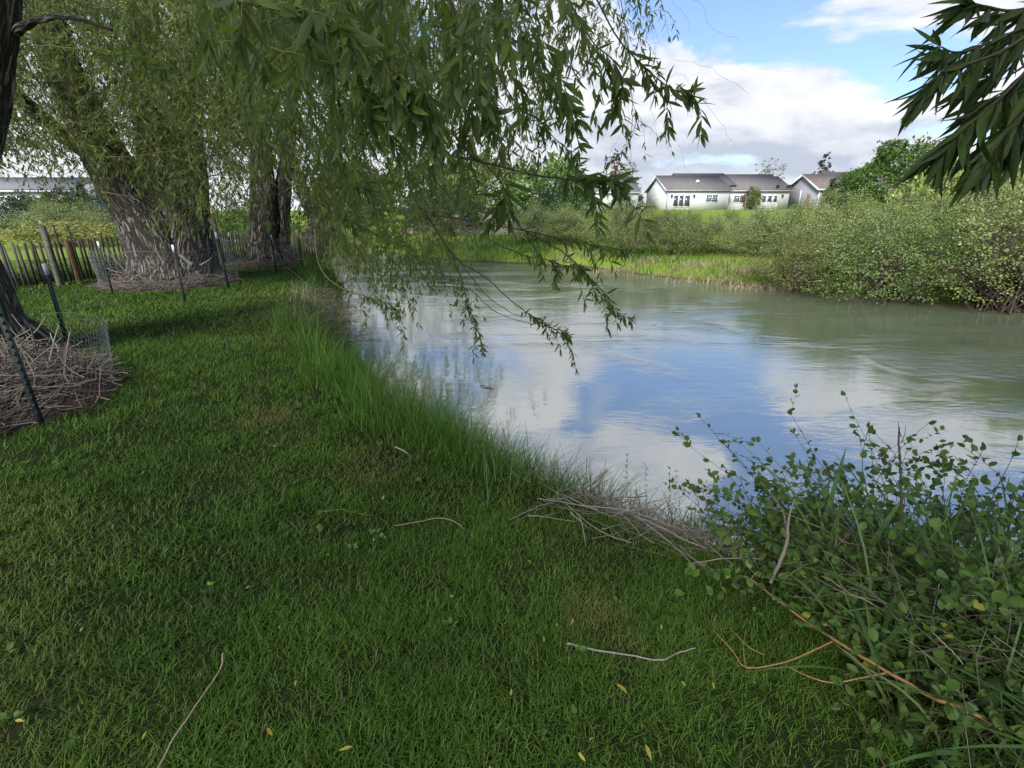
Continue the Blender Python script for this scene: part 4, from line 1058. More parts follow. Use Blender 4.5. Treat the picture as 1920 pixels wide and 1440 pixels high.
for key, x, y, lab, sx, sz, rz in MEA: place(key, x, y, lab, 'shrub', sx, sz, rz, MG)
place('ball', 43.6, 69.5, 'clipped ball-shaped shrub at the corner of the grey house', 'shrub', 1.35, 1.5, 0)
place('red', 18.9, 80.0, 'reddish shrub beside the white gable end', 'shrub', 1.1, 1.1, 0)
place('red', 33.8, 73.5, 'reddish shrub arched over by a trellis against the white house', 'shrub', .8, 1.2, 2)
place('g1', 33.8, 72.9, 'green bush at the foot of the arch on the white house', 'shrub', .62, 1.25, 2)

# trees
def tree(x, y, h, cw, mat_, lab, seed, name='broadleaf_tree', ncl=900, lf=.22, low=.18, tips=.3, shell=.6):
    z = float(height(x, y)); t = empty(name, (x, y, z)); tag(t, lab, 'tree')
    b = MB(); b.tube(spline([(0, 0, -.2), (.05, .02, h * .25), (-.05, 0, h * .55), (0, 0, h * .85)], 12), np.linspace(h * .035, h * .006, 12), 9, .08)
    for k in range(7):
        a = k * 2.4; z0 = h * (.2 + .07 * k); b.tube(spline([(0, 0, z0), (math.cos(a) * cw * .2, math.sin(a) * cw * .2, z0 + h * .12), (math.cos(a) * cw * .38, math.sin(a) * cw * .38, z0 + h * .2)], 8), np.linspace(h * .012, h * .003, 8), 6)
    b.build('trunk', M['shrub_stem'], t, smooth=True)
    lm, sm = shrub_mesh(cw, h, ncl, lf, tips, seed, round_=True, shell=shell, bare=low, per=16)
    lm.build('crown', M[mat_], t); return t
M['tree_green'] = shrub_mat('tree_leaf', (.042, .10, .018), (.085, .18, .035), (.15, .24, .07), .1)
tree(40.3, 55.0, 5.9, 8.4, 'tree_green', 'round dense green tree in front of the grey house', 21, ncl=1300, lf=.24, low=.03, tips=.4, shell=.7)
tree(3.0, 44, 4.9, 7.0, 'shrub_olive', 'mid-green tree behind the river bend, half hidden by willow leaves', 22, ncl=800, lf=.24, low=.05)
tree(-2.5, 48, 5.4, 8, 'shrub_olive', 'leafy tree beyond the river bend deep behind the hanging curtain', 23, ncl=700, lf=.28, low=.05)
tree(20.3, 92, 7.4, 4.4, 'shrub_olive', 'thin pale tree in the gap beside the white gable end', 24, ncl=170, lf=.2, low=.2, shell=.2)
tree(48.5, 100, 8.6, 6.5, 'shrub_olive', 'sparse spring tree rising between the white and grey houses', 25, ncl=130, lf=.2, low=.3, shell=.1)
tree(57.5, 98, 8.8, 2.6, 'shrub_dark', 'small dark treetop showing over the grey house ridge', 26, ncl=150, lf=.25, low=.2)
tree(18.6, 95, 8.6, 2.4, 'shrub_rust', 'reddish treetop showing over the half-hidden house roof', 27, ncl=150, lf=.25, low=.2)
tree(-10, 60, 6.5, 9, 'shrub_green', 'far leafy tree behind the hollow willow', 28, ncl=500, lf=.34, low=.05)
tree(-18, 62, 6.0, 8, 'shrub_green', 'far leafy tree behind the thick willow trunk', 29, ncl=500, lf=.34, low=.05)
def spruce(x, y, h, w_, lab, mat_='shrub_dark', seed=1):
    g = np.random.default_rng(seed); z = float(height(x, y)); t = empty('spruce_tree', (x, y, z)); tag(t, lab, 'tree', 'small spruces by the grey-roofed house')
    b = MB(); b.tube([(0, 0, -.2), (0, 0, h * .5), (0, 0, h * .97)], [h * .025, h * .015, .02], 7); b.build('trunk', M['shrub_stem'], t)
    n = 1800; zz = g.random(n) ** 1.3; a = g.random(n) * 6.283; rr = (1 - zz) * w_ * .5 * (.35 + .65 * g.random(n) ** .5) * (1 + .15 * np.sin(zz * 40))
    P = np.stack([np.cos(a) * rr, np.sin(a) * rr, h * (.06 + .94 * zz) - rr * .25], -1)
    dr = np.stack([np.cos(a), np.sin(a), -.25 + 0 * a], -1) + g.normal(size=(n, 3)) * .3
    lm = MB(); leaves(lm, LEAF_BLOB, P, dr, g.normal(size=(n, 3)) * .4 + np.array([0, 0, 1]), .3 * (.6 + .6 * g.random(n)), .7, g.random(n) * .99); lm.build('crown', M[mat_], t)
spruce(-38.6, 47, 4.8, 2.3, 'taller blue-green spruce beside the white gable in the meadow', 'shrub_dark', 1)
spruce(-36.6, 47.5, 4.2, 2.2, 'shorter blue-green spruce next to the taller one', 'shrub_dark', 2)
place('red', -39.6, 45.2, 'reddish shrub at the foot of the small spruces', 'shrub', 1.3, 1.3, 0)

# ------------------------------------------------------------------ houses
def siding(name, c):
    m, n, out = mat(name); p0 = pos(n); s = n.node('ShaderNodeSeparateXYZ'); n.put(s.inputs[0], p0)
    z = n.m('FRACT', n.m('MULTIPLY', s.outputs[2], 5.0)); f = n.noise(p0, .8, 4.0)
    base = n.mix(n.ss(f, .3, .7), c4(c), c4(tuple(x * .9 for x in c)))
    base = n.mix(n.ss(z, .12, .0, 0, .35), base, c4(tuple(x * .55 for x in c)))
    p = principled(n, base, .6, .3); n.l.new(p.outputs[0], out.inputs[0]); return m
def shingle(name, c):
    m, n, out = mat(name); p0 = pos(n)
    br = n.node('ShaderNodeTexBrick'); n.put(br.inputs['Vector'], n.vm('MULTIPLY', p0, (1, .0, 1))); 
    f = n.noise(p0, 3.0, 6.0, .7); f2 = n.noise(n.vm('MULTIPLY', p0, (2.0, 12.0, 12.0)), 1.0, 3.0)
    base = n.mix(n.ss(f, .3, .7), c4(c), c4(tuple(x * .72 for x in c))); base = n.mix(n.ss(f2, .4, .7, 0, .35), base, c4(tuple(x * .6 for x in c)))
    p = principled(n, base, .9, .15); n.l.new(p.outputs[0], out.inputs[0]); return m
M['white_siding'] = siding('white_siding', (.76, .77, .76)); M['grey_siding'] = siding('grey_siding', (.36, .36, .39)); M['pale_siding'] = siding('pale_siding', (.6, .61, .62))
M['roof_grey'] = shingle('grey_shingle', (.2, .185, .18)); M['roof_brown'] = shingle('brown_shingle', (.22, .18, .17)); M['roof_light'] = shingle('light_grey_shingle', (.24, .24, .25))
M['trim'] = plain('white_trim', (.74, .74, .73), .5, .3, .08, 3); M['gutter'] = plain('gutter_grey', (.42, .42, .42), .5, .3, .15, 3)
m, n, out = mat('window_glass'); f = n.noise(pos(n), 1.1, 2.0)
p = principled(n, n.mix(f, (.035, .045, .065, 1), (.1, .12, .15, 1)), .08, .6); n.l.new(p.outputs[0], out.inputs[0]); M['glass'] = m
M['dark_metal'] = plain('dark_metal', (.04, .04, .045), .5, .4, .2, 8); M['deck_wood'] = plain('deck_rail_wood', (.14, .07, .05), .8, .2, .3, 6)
M['red_cloth'] = plain('red_cloth', (.28, .05, .04), .8, .2, .3, 6); M['copper'] = plain('terracotta', (.24, .16, .12), .8, .2, .3, 6)

def gable(rb, x0, x1, y0, y1, ze, zr, th=.16, ov=.35, oe=.4):
    """roof slabs of a gable roof with the ridge along x"""
    ym = (y0 + y1) / 2; s = (zr - ze) / (ym - y0)
    for sg, ye in ((1, y0 - oe), (-1, y1 + oe)):
        zE = ze - s * oe
        rb.prism([(x0 - ov, ye, zE), (x0 - ov, ym, zr), (x0 - ov, ym, zr + th), (x0 - ov, ye, zE + th)], (x1 - x0 + 2 * ov, 0, 0))
def body(wb, x0, x1, y0, y1, z0, ze, zr):
    ym = (y0 + y1) / 2
    wb.prism([(x0, y0, z0), (x0, y1, z0), (x0, y1, ze), (x0, ym, zr), (x0, y0, ze)], (x1 - x0, 0, 0))
def opening(t, x0, x1, y, z0, z1, kind='window', cols=2, rows=3, leaves_=2, fr=.09, open_col=None):
    f = MB(); d = .07
    f.box(x0 - fr, x1 + fr, y - d, y, z1, z1 + fr); f.box(x0 - fr, x1 + fr, y - d, y, z0 - fr, z0); f.box(x0 - fr, x0, y - d, y, z0, z1); f.box(x1, x1 + fr, y - d, y, z0, z1)
    wl = (x1 - x0) / leaves_
    for k in range(1, leaves_): f.box(x0 + k * wl - fr * .5, x0 + k * wl + fr * .5, y - d * .95, y - .005, z0, z1)
    if cols:
        for k in range(leaves_):
            for c in range(1, cols): xx = x0 + k * wl + c * wl / cols; f.box(xx - .012, xx + .012, y - .045, y - .032, z0, z1)
            for r_ in range(1, rows): zz = z0 + r_ * (z1 - z0) / rows; f.box(x0 + k * wl, x0 + (k + 1) * wl, y - .05, y - .033, zz - .012, zz + .012)
    o = f.build(kind, M['trim'], t)
    g = MB(); g.box(x0, x1, y - .03, y - .004, z0, z1); g.build('pane', M['glass'], o)
    return o
def lampbox(t, x, y, z):
    b = MB(); b.box(x - .07, x + .07, y - .06, y, z - .02, z + .1); b.box(x - .1, x + .1, y - .22, y - .06, z - .28, z + .02); b.box(x - .13, x + .13, y - .25, y - .03, z + .02, z + .07); b.build('wall_lamp', M['dark_metal'], t)
def ux(u, Y_, z=3.0): return (u - 960) * pxm(Y_, z)
def vz(v, Y_): return pw(960, v, Y_)[2]

# white house
t = empty('house'); tag(t, 'long white ranch house with grey shingle roof on the far bank', 'house', 'houses beyond the river')
YF, YB = 74.5, 76.2
XL, XM, XR = ux(1250, YF), ux(1365, YF), ux(1478, YB)
Z0 = 1.5; ZE = vz(355, YF) - .0
wb = MB(); body(wb, XL, XM, YF, 86, Z0, ZE, vz(331, 80.2)); wb.build('wall', M['white_siding'], t)
wb = MB(); body(wb, XM + .01, XR, YB, 87, Z0, ZE, vz(330, 82)); wb.build('wall', M['white_siding'], t)
rb = MB(); gable(rb, XL, XM, YF, 86, ZE, vz(331, 80.2), oe=.22, ov=.3); rb.build('roof', M['roof_grey'], t)
rb = MB(); gable(rb, ux(1264, 80), ux(1350, 82), YF + 2.2, 87.5, ZE + .55, vz(326.5, 81.5), ov=.0, oe=.0); rb.build('roof', M['roof_grey'], t)
rb = MB(); gable(rb, XM + .3, ux(1430, 83), YB - .02, 87.2, ZE - .0, vz(329, 82), ov=.1, oe=.22); rb.build('roof', M['roof_grey'], t)
rb = MB(); gable(rb, XM + .2, XR, YB + .05, 86.4, ZE - .02, vz(333, 82), ov=.45, oe=.22); rb.build('roof', M['roof_grey'], t)
gb = MB(); gb.box(XL - .3, XM + .3, YF - .36, YF - .22, ZE - .24, ZE - .06); gb.box(XL - .06, XL + .06, YF - .1, YF - .003, Z0, ZE - .3)
gb.build('gutter', M['gutter'], t)
gb = MB(); gb.box(XM + .5, XR + .45, YB - .36, YB - .22, ZE - .24, ZE - .06); gb.box(XM - .12, XM - .02, YF - .09, YF - .003, Z0, ZE - .3); gb.build('gutter', M['gutter'], t)
bb = MB()                                                     # white rake boards on the near gable
yr = (YF + 86) / 2; zr = vz(331, 80.2)
for a, b2 in (((YF - .22, ZE - .12), (yr, zr)), ((yr, zr), (86.22, ZE - .12))):
    bb.prism([(XL - .303, a[0], a[1] - .12), (XL - .303, b2[0], b2[1] - .12), (XL - .303, b2[0], b2[1] + .1), (XL - .303, a[0], a[1] + .1)], (-.04, 0, 0))
bb.build('gable_trim', M['trim'], t)
opening(t, ux(1263, YF), ux(1271, YF), YF, vz(387, YF), vz(367, YF), 'glass_door', 0, 1, 1); opening(t, ux(1273.5, YF), ux(1281, YF), YF, vz(387, YF), vz(367, YF), 'glass_door', 0, 1, 1)
opening(t, ux(1284, YF), ux(1293, YF), YF, vz(387, YF), vz(367, YF), 'glass_door', 0, 1, 1)
opening(t, ux(1324, YF), ux(1344.5, YF), YF, vz(378.5, YF), vz(366, YF), 'window', 3, 3, 2)
opening(t, ux(1375.5, YB), ux(1396.5, YB), YB, vz(379, YB), vz(367, YB), 'window', 3, 3, 2)
opening(t, ux(1428, YB), ux(1435, YB), YB, vz(380, YB), vz(367.5, YB), 'window', 0, 1, 1); opening(t, ux(1438.5, YB), ux(1446, YB), YB, vz(380, YB), vz(367.5, YB), 'window', 0, 1, 1); opening(t, ux(1449.5, YB), ux(1456, YB), YB, vz(380, YB), vz(367.5, YB), 'glass_door', 0, 1, 1)
for u, yy in ((1258, YF), (1300, YF), (1422, YB), (1465, YB)): lampbox(t, ux(u, yy), yy, vz(366, yy))
b = MB(); px_, pz_ = ux(1304, 77), vz(349.5, 77)
b.tube([(px_, 77, pz_ - .5), (px_, 77, pz_ + .45), (px_, 77, pz_ + .5)], [.16, .14, .14], 10); b.tube([(px_, 77, pz_ + .55), (px_, 77, pz_ + .8), (px_, 77, pz_ + .9)], [.28, .28, .1], 10); b.tube([(px_, 77, pz_ - .3), (px_, 77, pz_ - .02), (px_, 77, pz_ + .02)], [.36, .2, .16], 10)
b.build('vent_pipe', M['pale_siding'], t)
for u, rz in ((1452, .4), (1475, -.4)):
    dsh = empty('satellite_dish', (ux(u, 76.3), 76.3, ZE - .3)); tag(dsh, 'dark satellite dish on the white house eave, ' + ('above the garden doors' if u == 1452 else 'at the corner towards the grey house'), 'satellite dish', 'satellite dishes')
    b = MB(); b.tube([(0, 0, -.2), (0, 0, .3), (0, -.05, .55)], .03, 6); b.build('dish_arm', M['dark_metal'], dsh)
    b = MB(); th = np.linspace(0, 2 * np.pi, 16, endpoint=False)
    ring = lambda r_, y_: np.stack([np.cos(th) * r_, np.full(16, y_), .6 + np.sin(th) * r_ * 1.05], -1)
    b.add(np.vstack([ring(.38, -.22), ring(.2, -.1), ring(.02, -.06), ring(.02, -.03), ring(.2, -.07), ring(.38, -.19)]), [(k * 16 + j, k * 16 + (j + 1) % 16, (k + 1) * 16 + (j + 1) % 16, (k + 1) * 16 + j) for k in range(5) for j in range(16)])
    b.build('dish', M['dark_metal'], dsh, smooth=True); dsh.rotation_euler = (0, 0, rz)
# low white deck with a balustrade in front of the recessed doors
t = empty('deck', (0, 0, 0)); tag(t, 'small white deck with balustrade at the recessed doors of the white house', 'deck')
xa, xb, yd = ux(1418, 74), ux(1459, 74), 74.2
b = MB(); b.box(xa, xb, yd, YB - .01, Z0, Z0 + .35); b.build('deck_floor', M['trim'], t)
b = MB(); b.box(xa, xb, yd - .003, yd + .07, 2.75, 2.83); b.box(xa, xb, yd, yd + .06, 2.02, 2.08)
for x in np.arange(xa + .05, xb, .2): b.box(x, x + .08, yd + .01, yd + .05, Z0 + .2, 2.75)
b.build('balustrade', M['trim'], t)
b = MB()
th = np.linspace(0, np.pi, 14); xc = ux(1411, 72)
b.tube(np.stack([xc + np.cos(th) * .75, np.full(14, 72.4), 2.9 + np.sin(th) * .7], -1), .05, 6); b.box(xc - .82, xc - .68, 72.33, 72.47, 1.3, 2.95); b.box(xc + .68, xc + .82, 72.33, 72.47, 1.3, 2.95)
tag(b.build('garden_arch', M['copper']), 'rusty garden arch over the shrub at the white house', 'garden arch')

# grey house
t = empty('house'); tag(t, 'grey house with brown roof and white gable trim beside the round tree', 'house', 'houses beyond the river')
YG = 72.0; XA, XB = ux(1533, YG), ux(1760, YG); ZE2 = vz(353.5, YG); zr = vz(328.5, 76.5)
wb = MB(); body(wb, XA, XB, YG, 81, Z0, ZE2, zr); wb.build('wall', M['grey_siding'], t)
rb = MB(); gable(rb, XA, XB, YG, 81, ZE2, zr, oe=.22, ov=.3); rb.build('roof', M['roof_brown'], t)
rb = MB(); gable(rb, ux(1531, 77), XB, YG + .6, 82.5, ZE2 + .35, vz(324.5, 77.5), ov=.0, oe=.0); rb.build('roof', M['roof_brown'], t)
bb = MB(); yr = (YG + 81) / 2
for a, b2 in (((YG - .22, ZE2 - .12), (yr, zr)), ((yr, zr), (81.22, ZE2 - .12))):
    bb.prism([(XA - .303, a[0], a[1] - .16), (XA - .303, b2[0], b2[1] - .16), (XA - .303, b2[0], b2[1] + .14), (XA - .303, a[0], a[1] + .14)], (-.05, 0, 0))
bb.build('gable_trim', M['trim'], t)
gb = MB(); gb.box(XA - .4, XB, YG - .36, YG - .22, ZE2 - .24, ZE2 - .06); gb.box(XA - .03, XA + .09, YG - .1, YG - .003, Z0, ZE2 - .3); gb.build('gutter', M['trim'], t)
opening(t, ux(1547, YG), ux(1554, YG), YG, vz(380, YG), vz(366.5, YG), 'window', 2, 4, 1, .14); opening(t, ux(1557, YG), ux(1567, YG), YG, vz(389, YG), vz(366, YG), 'glass_door', 2, 4, 1, .14); opening(t, ux(1570, YG), ux(1578, YG), YG, vz(380, YG), vz(366.5, YG), 'window', 2, 4, 1, .14)
b = MB(); b.box(XA - .02, XA - .003, 76.4, 76.8, Z0 + 1, Z0 + 3.0); b.build('vent_panel', M['trim'], t)
b = MB(); b.tube([(XA - .25, 74.0, Z0), (XA - .25, 74.0, Z0 + 1.6), (XA - .25, 74.0, Z0 + 2.4)], [.16, .16, .22], 8); b.build('chimney_pot', M['copper'], t)
t = empty('deck'); tag(t, 'raised brown deck with railing on the grey house', 'deck')
xa, xb, yd = ux(1541, 69), ux(1590, 69), 69.0
b = MB(); b.box(xa, xb, yd, YG - .01, 1.5, 1.95); b.build('deck_floor', M['deck_wood'], t)
b = MB(); b.box(xa, xb, yd, yd + .07, 2.75, 2.84); b.box(xa, xb, yd + .01, yd + .06, 2.05, 2.1)
for x in np.arange(xa + .05, xb, .26): b.box(x, x + .06, yd + .015, yd + .055, 2.0, 2.76)
b.build('balustrade', M['deck_wood'], t)
t = empty('garden_chair', (ux(1582, 70.2), 70.2, 1.95)); tag(t, 'red cushioned chair on the brown deck of the grey house', 'chair')
b = MB(); b.box(-.35, .35, -.35, .35, .35, .5); b.build('seat', M['red_cloth'], t); b = MB(); b.box(-.35, .35, .3, .42, .5, 1.15); b.build('backrest', M['red_cloth'], t)
for sx_ in (-.32, .28):
    for sy_ in (-.32, .28): b = MB(); b.box(sx_, sx_ + .05, sy_, sy_ + .05, 0, .35); b.build('leg', M['dark_metal'], t)

# house half hidden by the leaves
t = empty('house'); tag(t, 'pale house with grey roof half hidden behind hanging willow leaves', 'house', 'houses beyond the river')
YH = 76.0; XA, XB = ux(1070, YH), ux(1196, YH); ZE3 = vz(359, YH); zr = vz(333, 81.5)
wb = MB(); body(wb, XA, XB, YH, 87, Z0, ZE3, zr); wb.build('wall', M['white_siding'], t)
rb = MB(); gable(rb, XA, XB, YH, 87, ZE3, zr, oe=.22, ov=.3); rb.build('roof', M['roof_light'], t)
gb = MB(); gb.box(XA - .4, XB + .4, YH - .36, YH - .22, ZE3 - .24, ZE3 - .06); gb.build('gutter', M['trim'], t)
opening(t, ux(1155, YH), ux(1170, YH), YH, vz(388, YH), vz(368, YH), 'glass_door', 0, 1, 2); opening(t, ux(1174, YH), ux(1183, YH), YH, vz(388, YH), vz(368, YH), 'glass_door', 0, 1, 1); opening(t, ux(1090, YH), ux(1110, YH), YH, vz(380, YH), vz(368, YH), 'window', 3, 3, 2)
t = empty('deck'); tag(t, 'pale deck with thin railing in front of the half-hidden house', 'deck')
xa, xb, yd = ux(1150, 73), ux(1202, 73), 73.2
b = MB(); b.box(xa, xb, yd, YH - .01, Z0, 1.75); b.build('deck_floor', M['pale_siding'], t)
b = MB(); b.box(xa, xb, yd, yd + .06, 2.72, 2.79)
for x in np.arange(xa + .05, xb, .3): b.box(x, x + .05, yd + .01, yd + .05, 1.7, 2.72)
b.build('balustrade', M['pale_siding'], t)

# house beyond the meadow and one roof far off
def simple_house(x0, x1, y0, y1, ze, zr, wm, rm, lab, win):
    t = empty('house'); tag(t, lab, 'house', 'houses beyond the river')
    wb = MB(); body(wb, x0, x1, y0, y1, .3, ze, zr); wb.build('wall', M[wm], t)
    rb = MB(); gable(rb, x0, x1, y0, y1, ze, zr, oe=.22, ov=.3); rb.build('roof', M[rm], t)
    gb = MB(); gb.box(x0 - .4, x1 + .4, y0 - .36, y0 - .22, ze - .24, ze - .06); gb.build('gutter', M['trim'], t)
    for a, b2 in win: opening(t, a, b2, y0, ze - 1.9, ze - .6, 'window', 2, 2, 2)
    return t
YL = 58.0
simple_house(ux(-160, YL), ux(132, YL), YL, 68, vz(356, YL), vz(335, 63), 'pale_siding', 'roof_light', 'grey-roofed house beyond the meadow behind the dark bush', [(-56, -54), (-60, -58)])
simple_house(ux(136, 62), ux(196, 62), 62, 70, vz(360, 62), vz(345, 66), 'white_siding', 'roof_light', 'small white house beside the spruces beyond the meadow', [(-50.5, -49)])
simple_house(ux(1700, 84), ux(1860, 84), 84, 94, vz(340, 84), vz(321.5, 89), 'pale_siding', 'roof_grey', 'house with only its grey roof showing above the tall shrubs', [(62, 64)])
b = MB(); P = [(gz(860, 425, .6)[0], 0)]
# dirt embankment by the bend
cx, cy = pw(880, 430, 38)[0], 38
m_ = plain('gravel_bank', (.3, .255, .2), .95, .1, .35, 3.0, .05)
rr = np.linspace(0, 1, 10); aa = np.linspace(0, 2 * np.pi, 30, endpoint=False)
g = np.array([(cx + r_ * math.cos(a_) * 5.5 * (1 + .12 * math.sin(3 * a_)), cy + r_ * math.sin(a_) * 3 * (1 + .1 * math.sin(4 * a_)), float(height(cx, cy)) + 1.25 * (1 - r_ ** 2) * (1 + .15 * math.sin(5 * a_ + 3 * r_)) - .15 * r_) for r_ in rr for a_ in aa])
i = np.arange(9)[:, None] * 30; j = np.arange(30)[None]; j2 = (j + 1) % 30
b = MB(); b.add(g, np.stack([i + j, i + j2, i + 30 + j2, i + 30 + j], -1).reshape(-1, 4)); tag(b.build('earth_mound', m_, smooth=True), 'bare tan earth mound at the river bend', 'earth mound', kind='structure')

# ------------------------------------------------------------------ brush pile at the near water edge
bp = MB(); n_ = 270
c0 = gz(1200, 960, .02)
ax = nrmz(np.array([gz(1380, 1010)[0] - gz(1030, 900)[0], gz(1380, 1010)[1] - gz(1030, 900)[1], 0.0])); ay = np.array([-ax[1], ax[0], 0])
a = rng.normal(size=(n_, 2)); S = c0 + ax * (a[:, :1] * .29) + ay * (a[:, 1:] * .15)
zg = height(S[:, 0], S[:, 1]); S[:, 2] = np.maximum(zg, -.3) + .02 + .13 * rng.random(n_)
d = ax * np.sign(rng.normal(size=(n_, 1))) + ay * rng.normal(size=(n_, 1)) * .8 + np.array([0, 0, 1.0]) * rng.normal(size=(n_, 1)) * .22
L = .12 + .34 * rng.random(n_); P = grow(S - d * L[:, None] * .5, d, L, 6, .0, .09)
P[..., 2] = np.maximum(P[..., 2], height(P[..., 0], P[..., 1]) + .006)
bp.strands(P, (.0013 + .003 * rng.random(n_) ** 4)[:, None] * np.linspace(1, .5, 6)[None], 5)
n_ = 170; a = rng.random(n_); S = np.array([gz(1040 + 330 * q_, 905 + 85 * q_ + 12 * random.random(), -.05) for q_ in a])
S[:, 2] = height(S[:, 0], S[:, 1]); P = grow(S, ax * rng.normal(size=(n_, 1)) * .6 + ay * .25 + np.array([0, 0, .9]), .12 + .3 * rng.random(n_), 8, .03, .2)
bp.strands(P, .0014 * np.linspace(1.2, .5, 8)[None] * np.ones((n_, 1)), 4)
tag(bp.build('brush_pile', M['dead_stick']), 'loose pile of thin dry sticks on the bank at the water edge', 'brush pile')
def stick(name, pts, rad, m_, label, cat='branch', sides=8, group=None, n=30, side=()):
    C = spline(np.array(pts), n); b = MB(); C = C + np.cumsum(rng.normal(size=C.shape), axis=0) * .0012
    b.tube(C, np.interp(np.linspace(0, 1, n), np.linspace(0, 1, len(rad)), rad), sides, .06)
    for sp, r_ in side: b.tube(spline(np.array(sp), 16), np.linspace(r_, r_ * .4, 16), 6, .05)
    return tag(b.build(name, m_, smooth=True), label, cat, group)
H = lambda u, v, z: gz(u, v, z)
stick('dead_branch', [H(1060, 935, -.06), H(1090, 922, .0), H(1118, 904, .07), H(1140, 882, .14)], [.005, .006, .008, .009], M['dead_stick'], 'dark cut branch poking up from the back of the brush pile')
stick('dead_branch', [H(1280, 1012, -.05), H(1330, 1008, .0), H(1360, 1006, .03), H(1385, 1000, .06)], [.006, .008, .009, .010], M['dead_stick'], 'stout cut branch end sticking out of the brush pile over the bank')
stick('dead_branch', [H(1010, 935, .05), H(1100, 950, .08), H(1180, 962, .1), H(1290, 1000, .06)], [.0025, .0032, .003, .002], M['dead_stick'], 'long pale stick lying across the whole brush pile')
stick('dead_branch', [H(1150, 962, .0), H(1200, 955, .02), H(1242, 950, .05)], [.004, .006, .008], M['dead_stick'], 'short brown stick with cut end over the middle of the brush pile')
stick('dead_branch', [H(1190, 968, .08), H(1235, 985, .09), H(1280, 1008, .08), H(1330, 1030, .05)], [.006, .006, .005, .003], M['dead_stick'], 'brown stick slanting down the lawn side of the brush pile')
stick('dead_branch', [H(1445, 1092, .12), H(1462, 1062, .2), H(1476, 1020, .3), H(1478, 985, .38), H(1490, 940, .46)], [.007, .008, .007, .005, .003], M['dead_stick'], 'curved grey-brown branch rising from the bank beside the shrub', side=[([H(1476, 1000, .34), H(1468, 960, .4), H(1445, 925, .46), H(1425, 903, .5)], .003)])
# orange bare branch
OB = [H(1380, 1080, .1), H(1408, 1088, .12), H(1470, 1135, .13), H(1560, 1200, .14), H(1660, 1262, .15), H(1740, 1308, .15), H(1800, 1330, .15), H(1872, 1366, .15)]
stick('bare_branch', OB, [.0022, .0032, .004, .0048, .0055, .006, .0062, .0065], M['orange'], 'orange-barked bare branch lying across the low growth by the lawn corner', n=50,
      side=[([H(1560, 1203, .14), H(1520, 1222, .13), H(1470, 1242, .12), H(1400, 1252, .1), H(1375, 1222, .11), H(1338, 1182, .12)], .0034), ([H(1660, 1262, .15), H(1610, 1272, .14), H(1560, 1280, .13), H(1515, 1268, .12), H(1470, 1246, .1)], .003),
            ([H(1432, 1228, .11), H(1400, 1210, .12), H(1370, 1178, .14)], .0018), ([H(1398, 1250, .1), H(1394, 1215, .12), H(1398, 1180, .14)], .0016), ([H(1408, 1088, .12), H(1412, 1080, .14), H(1420, 1072, .16)], .002)])
stick('dry_stalk', [H(1540, 1080, .22), H(1580, 1105, .22), H(1660, 1145, .22)], [.0018, .0022, .002], M['stick_tan'], 'pale straw stalk slanting through the upper shrub leaves', 'stalk')
stick('dry_stalk', [H(1718, 1160, .25), H(1765, 1200, .25), H(1805, 1240, .22)], [.002, .0022, .0016], M['stick_tan'], 'straw stalk slanting through the shrub farther from the lawn', 'stalk')
stick('lawn_stick', [H(418, 1226, .03), H(410, 1262, .02), H(372, 1318, .02), H(330, 1380, .02), H(296, 1442, .02), H(270, 1500, .02)], [.0028, .0027, .0028, .0028, .0028, .0028], M['stick_tan'], 'long curved pale stick lying on the lawn at the photo bottom', 'stick')
stick('lawn_stick', [H(1062, 1206, .02), H(1100, 1216, .02), H(1170, 1228, .02), H(1232, 1238, .02), H(1262, 1224, .02), H(1302, 1215, .055)], [.0042, .004, .0028, .0032, .0026, .002], M['stick_grey'], 'grey bent stick lying on the lawn near the orange branch', 'stick')
stick('lawn_stick', [H(598, 960, .02), H(640, 955, .02), H(690, 966, .02)], [.002, .002, .0016], M['stick_tan'], 'thin tan twig on the lawn above the centre', 'stick')
stick('lawn_stick', [H(740, 985, .02), H(800, 974, .03), H(845, 976, .03), H(875, 992, .02)], [.002, .002, .002, .0016], M['stick_tan'], 'thin arched tan twig on the lawn below the long bank grass', 'stick')
stick('lawn_stick', [H(740, 837, .1), H(758, 845, .1), H(770, 858, .03)], [.004, .005, .004], M['stick_grey'], 'short grey stick at the foot of the long bank grass', 'stick')

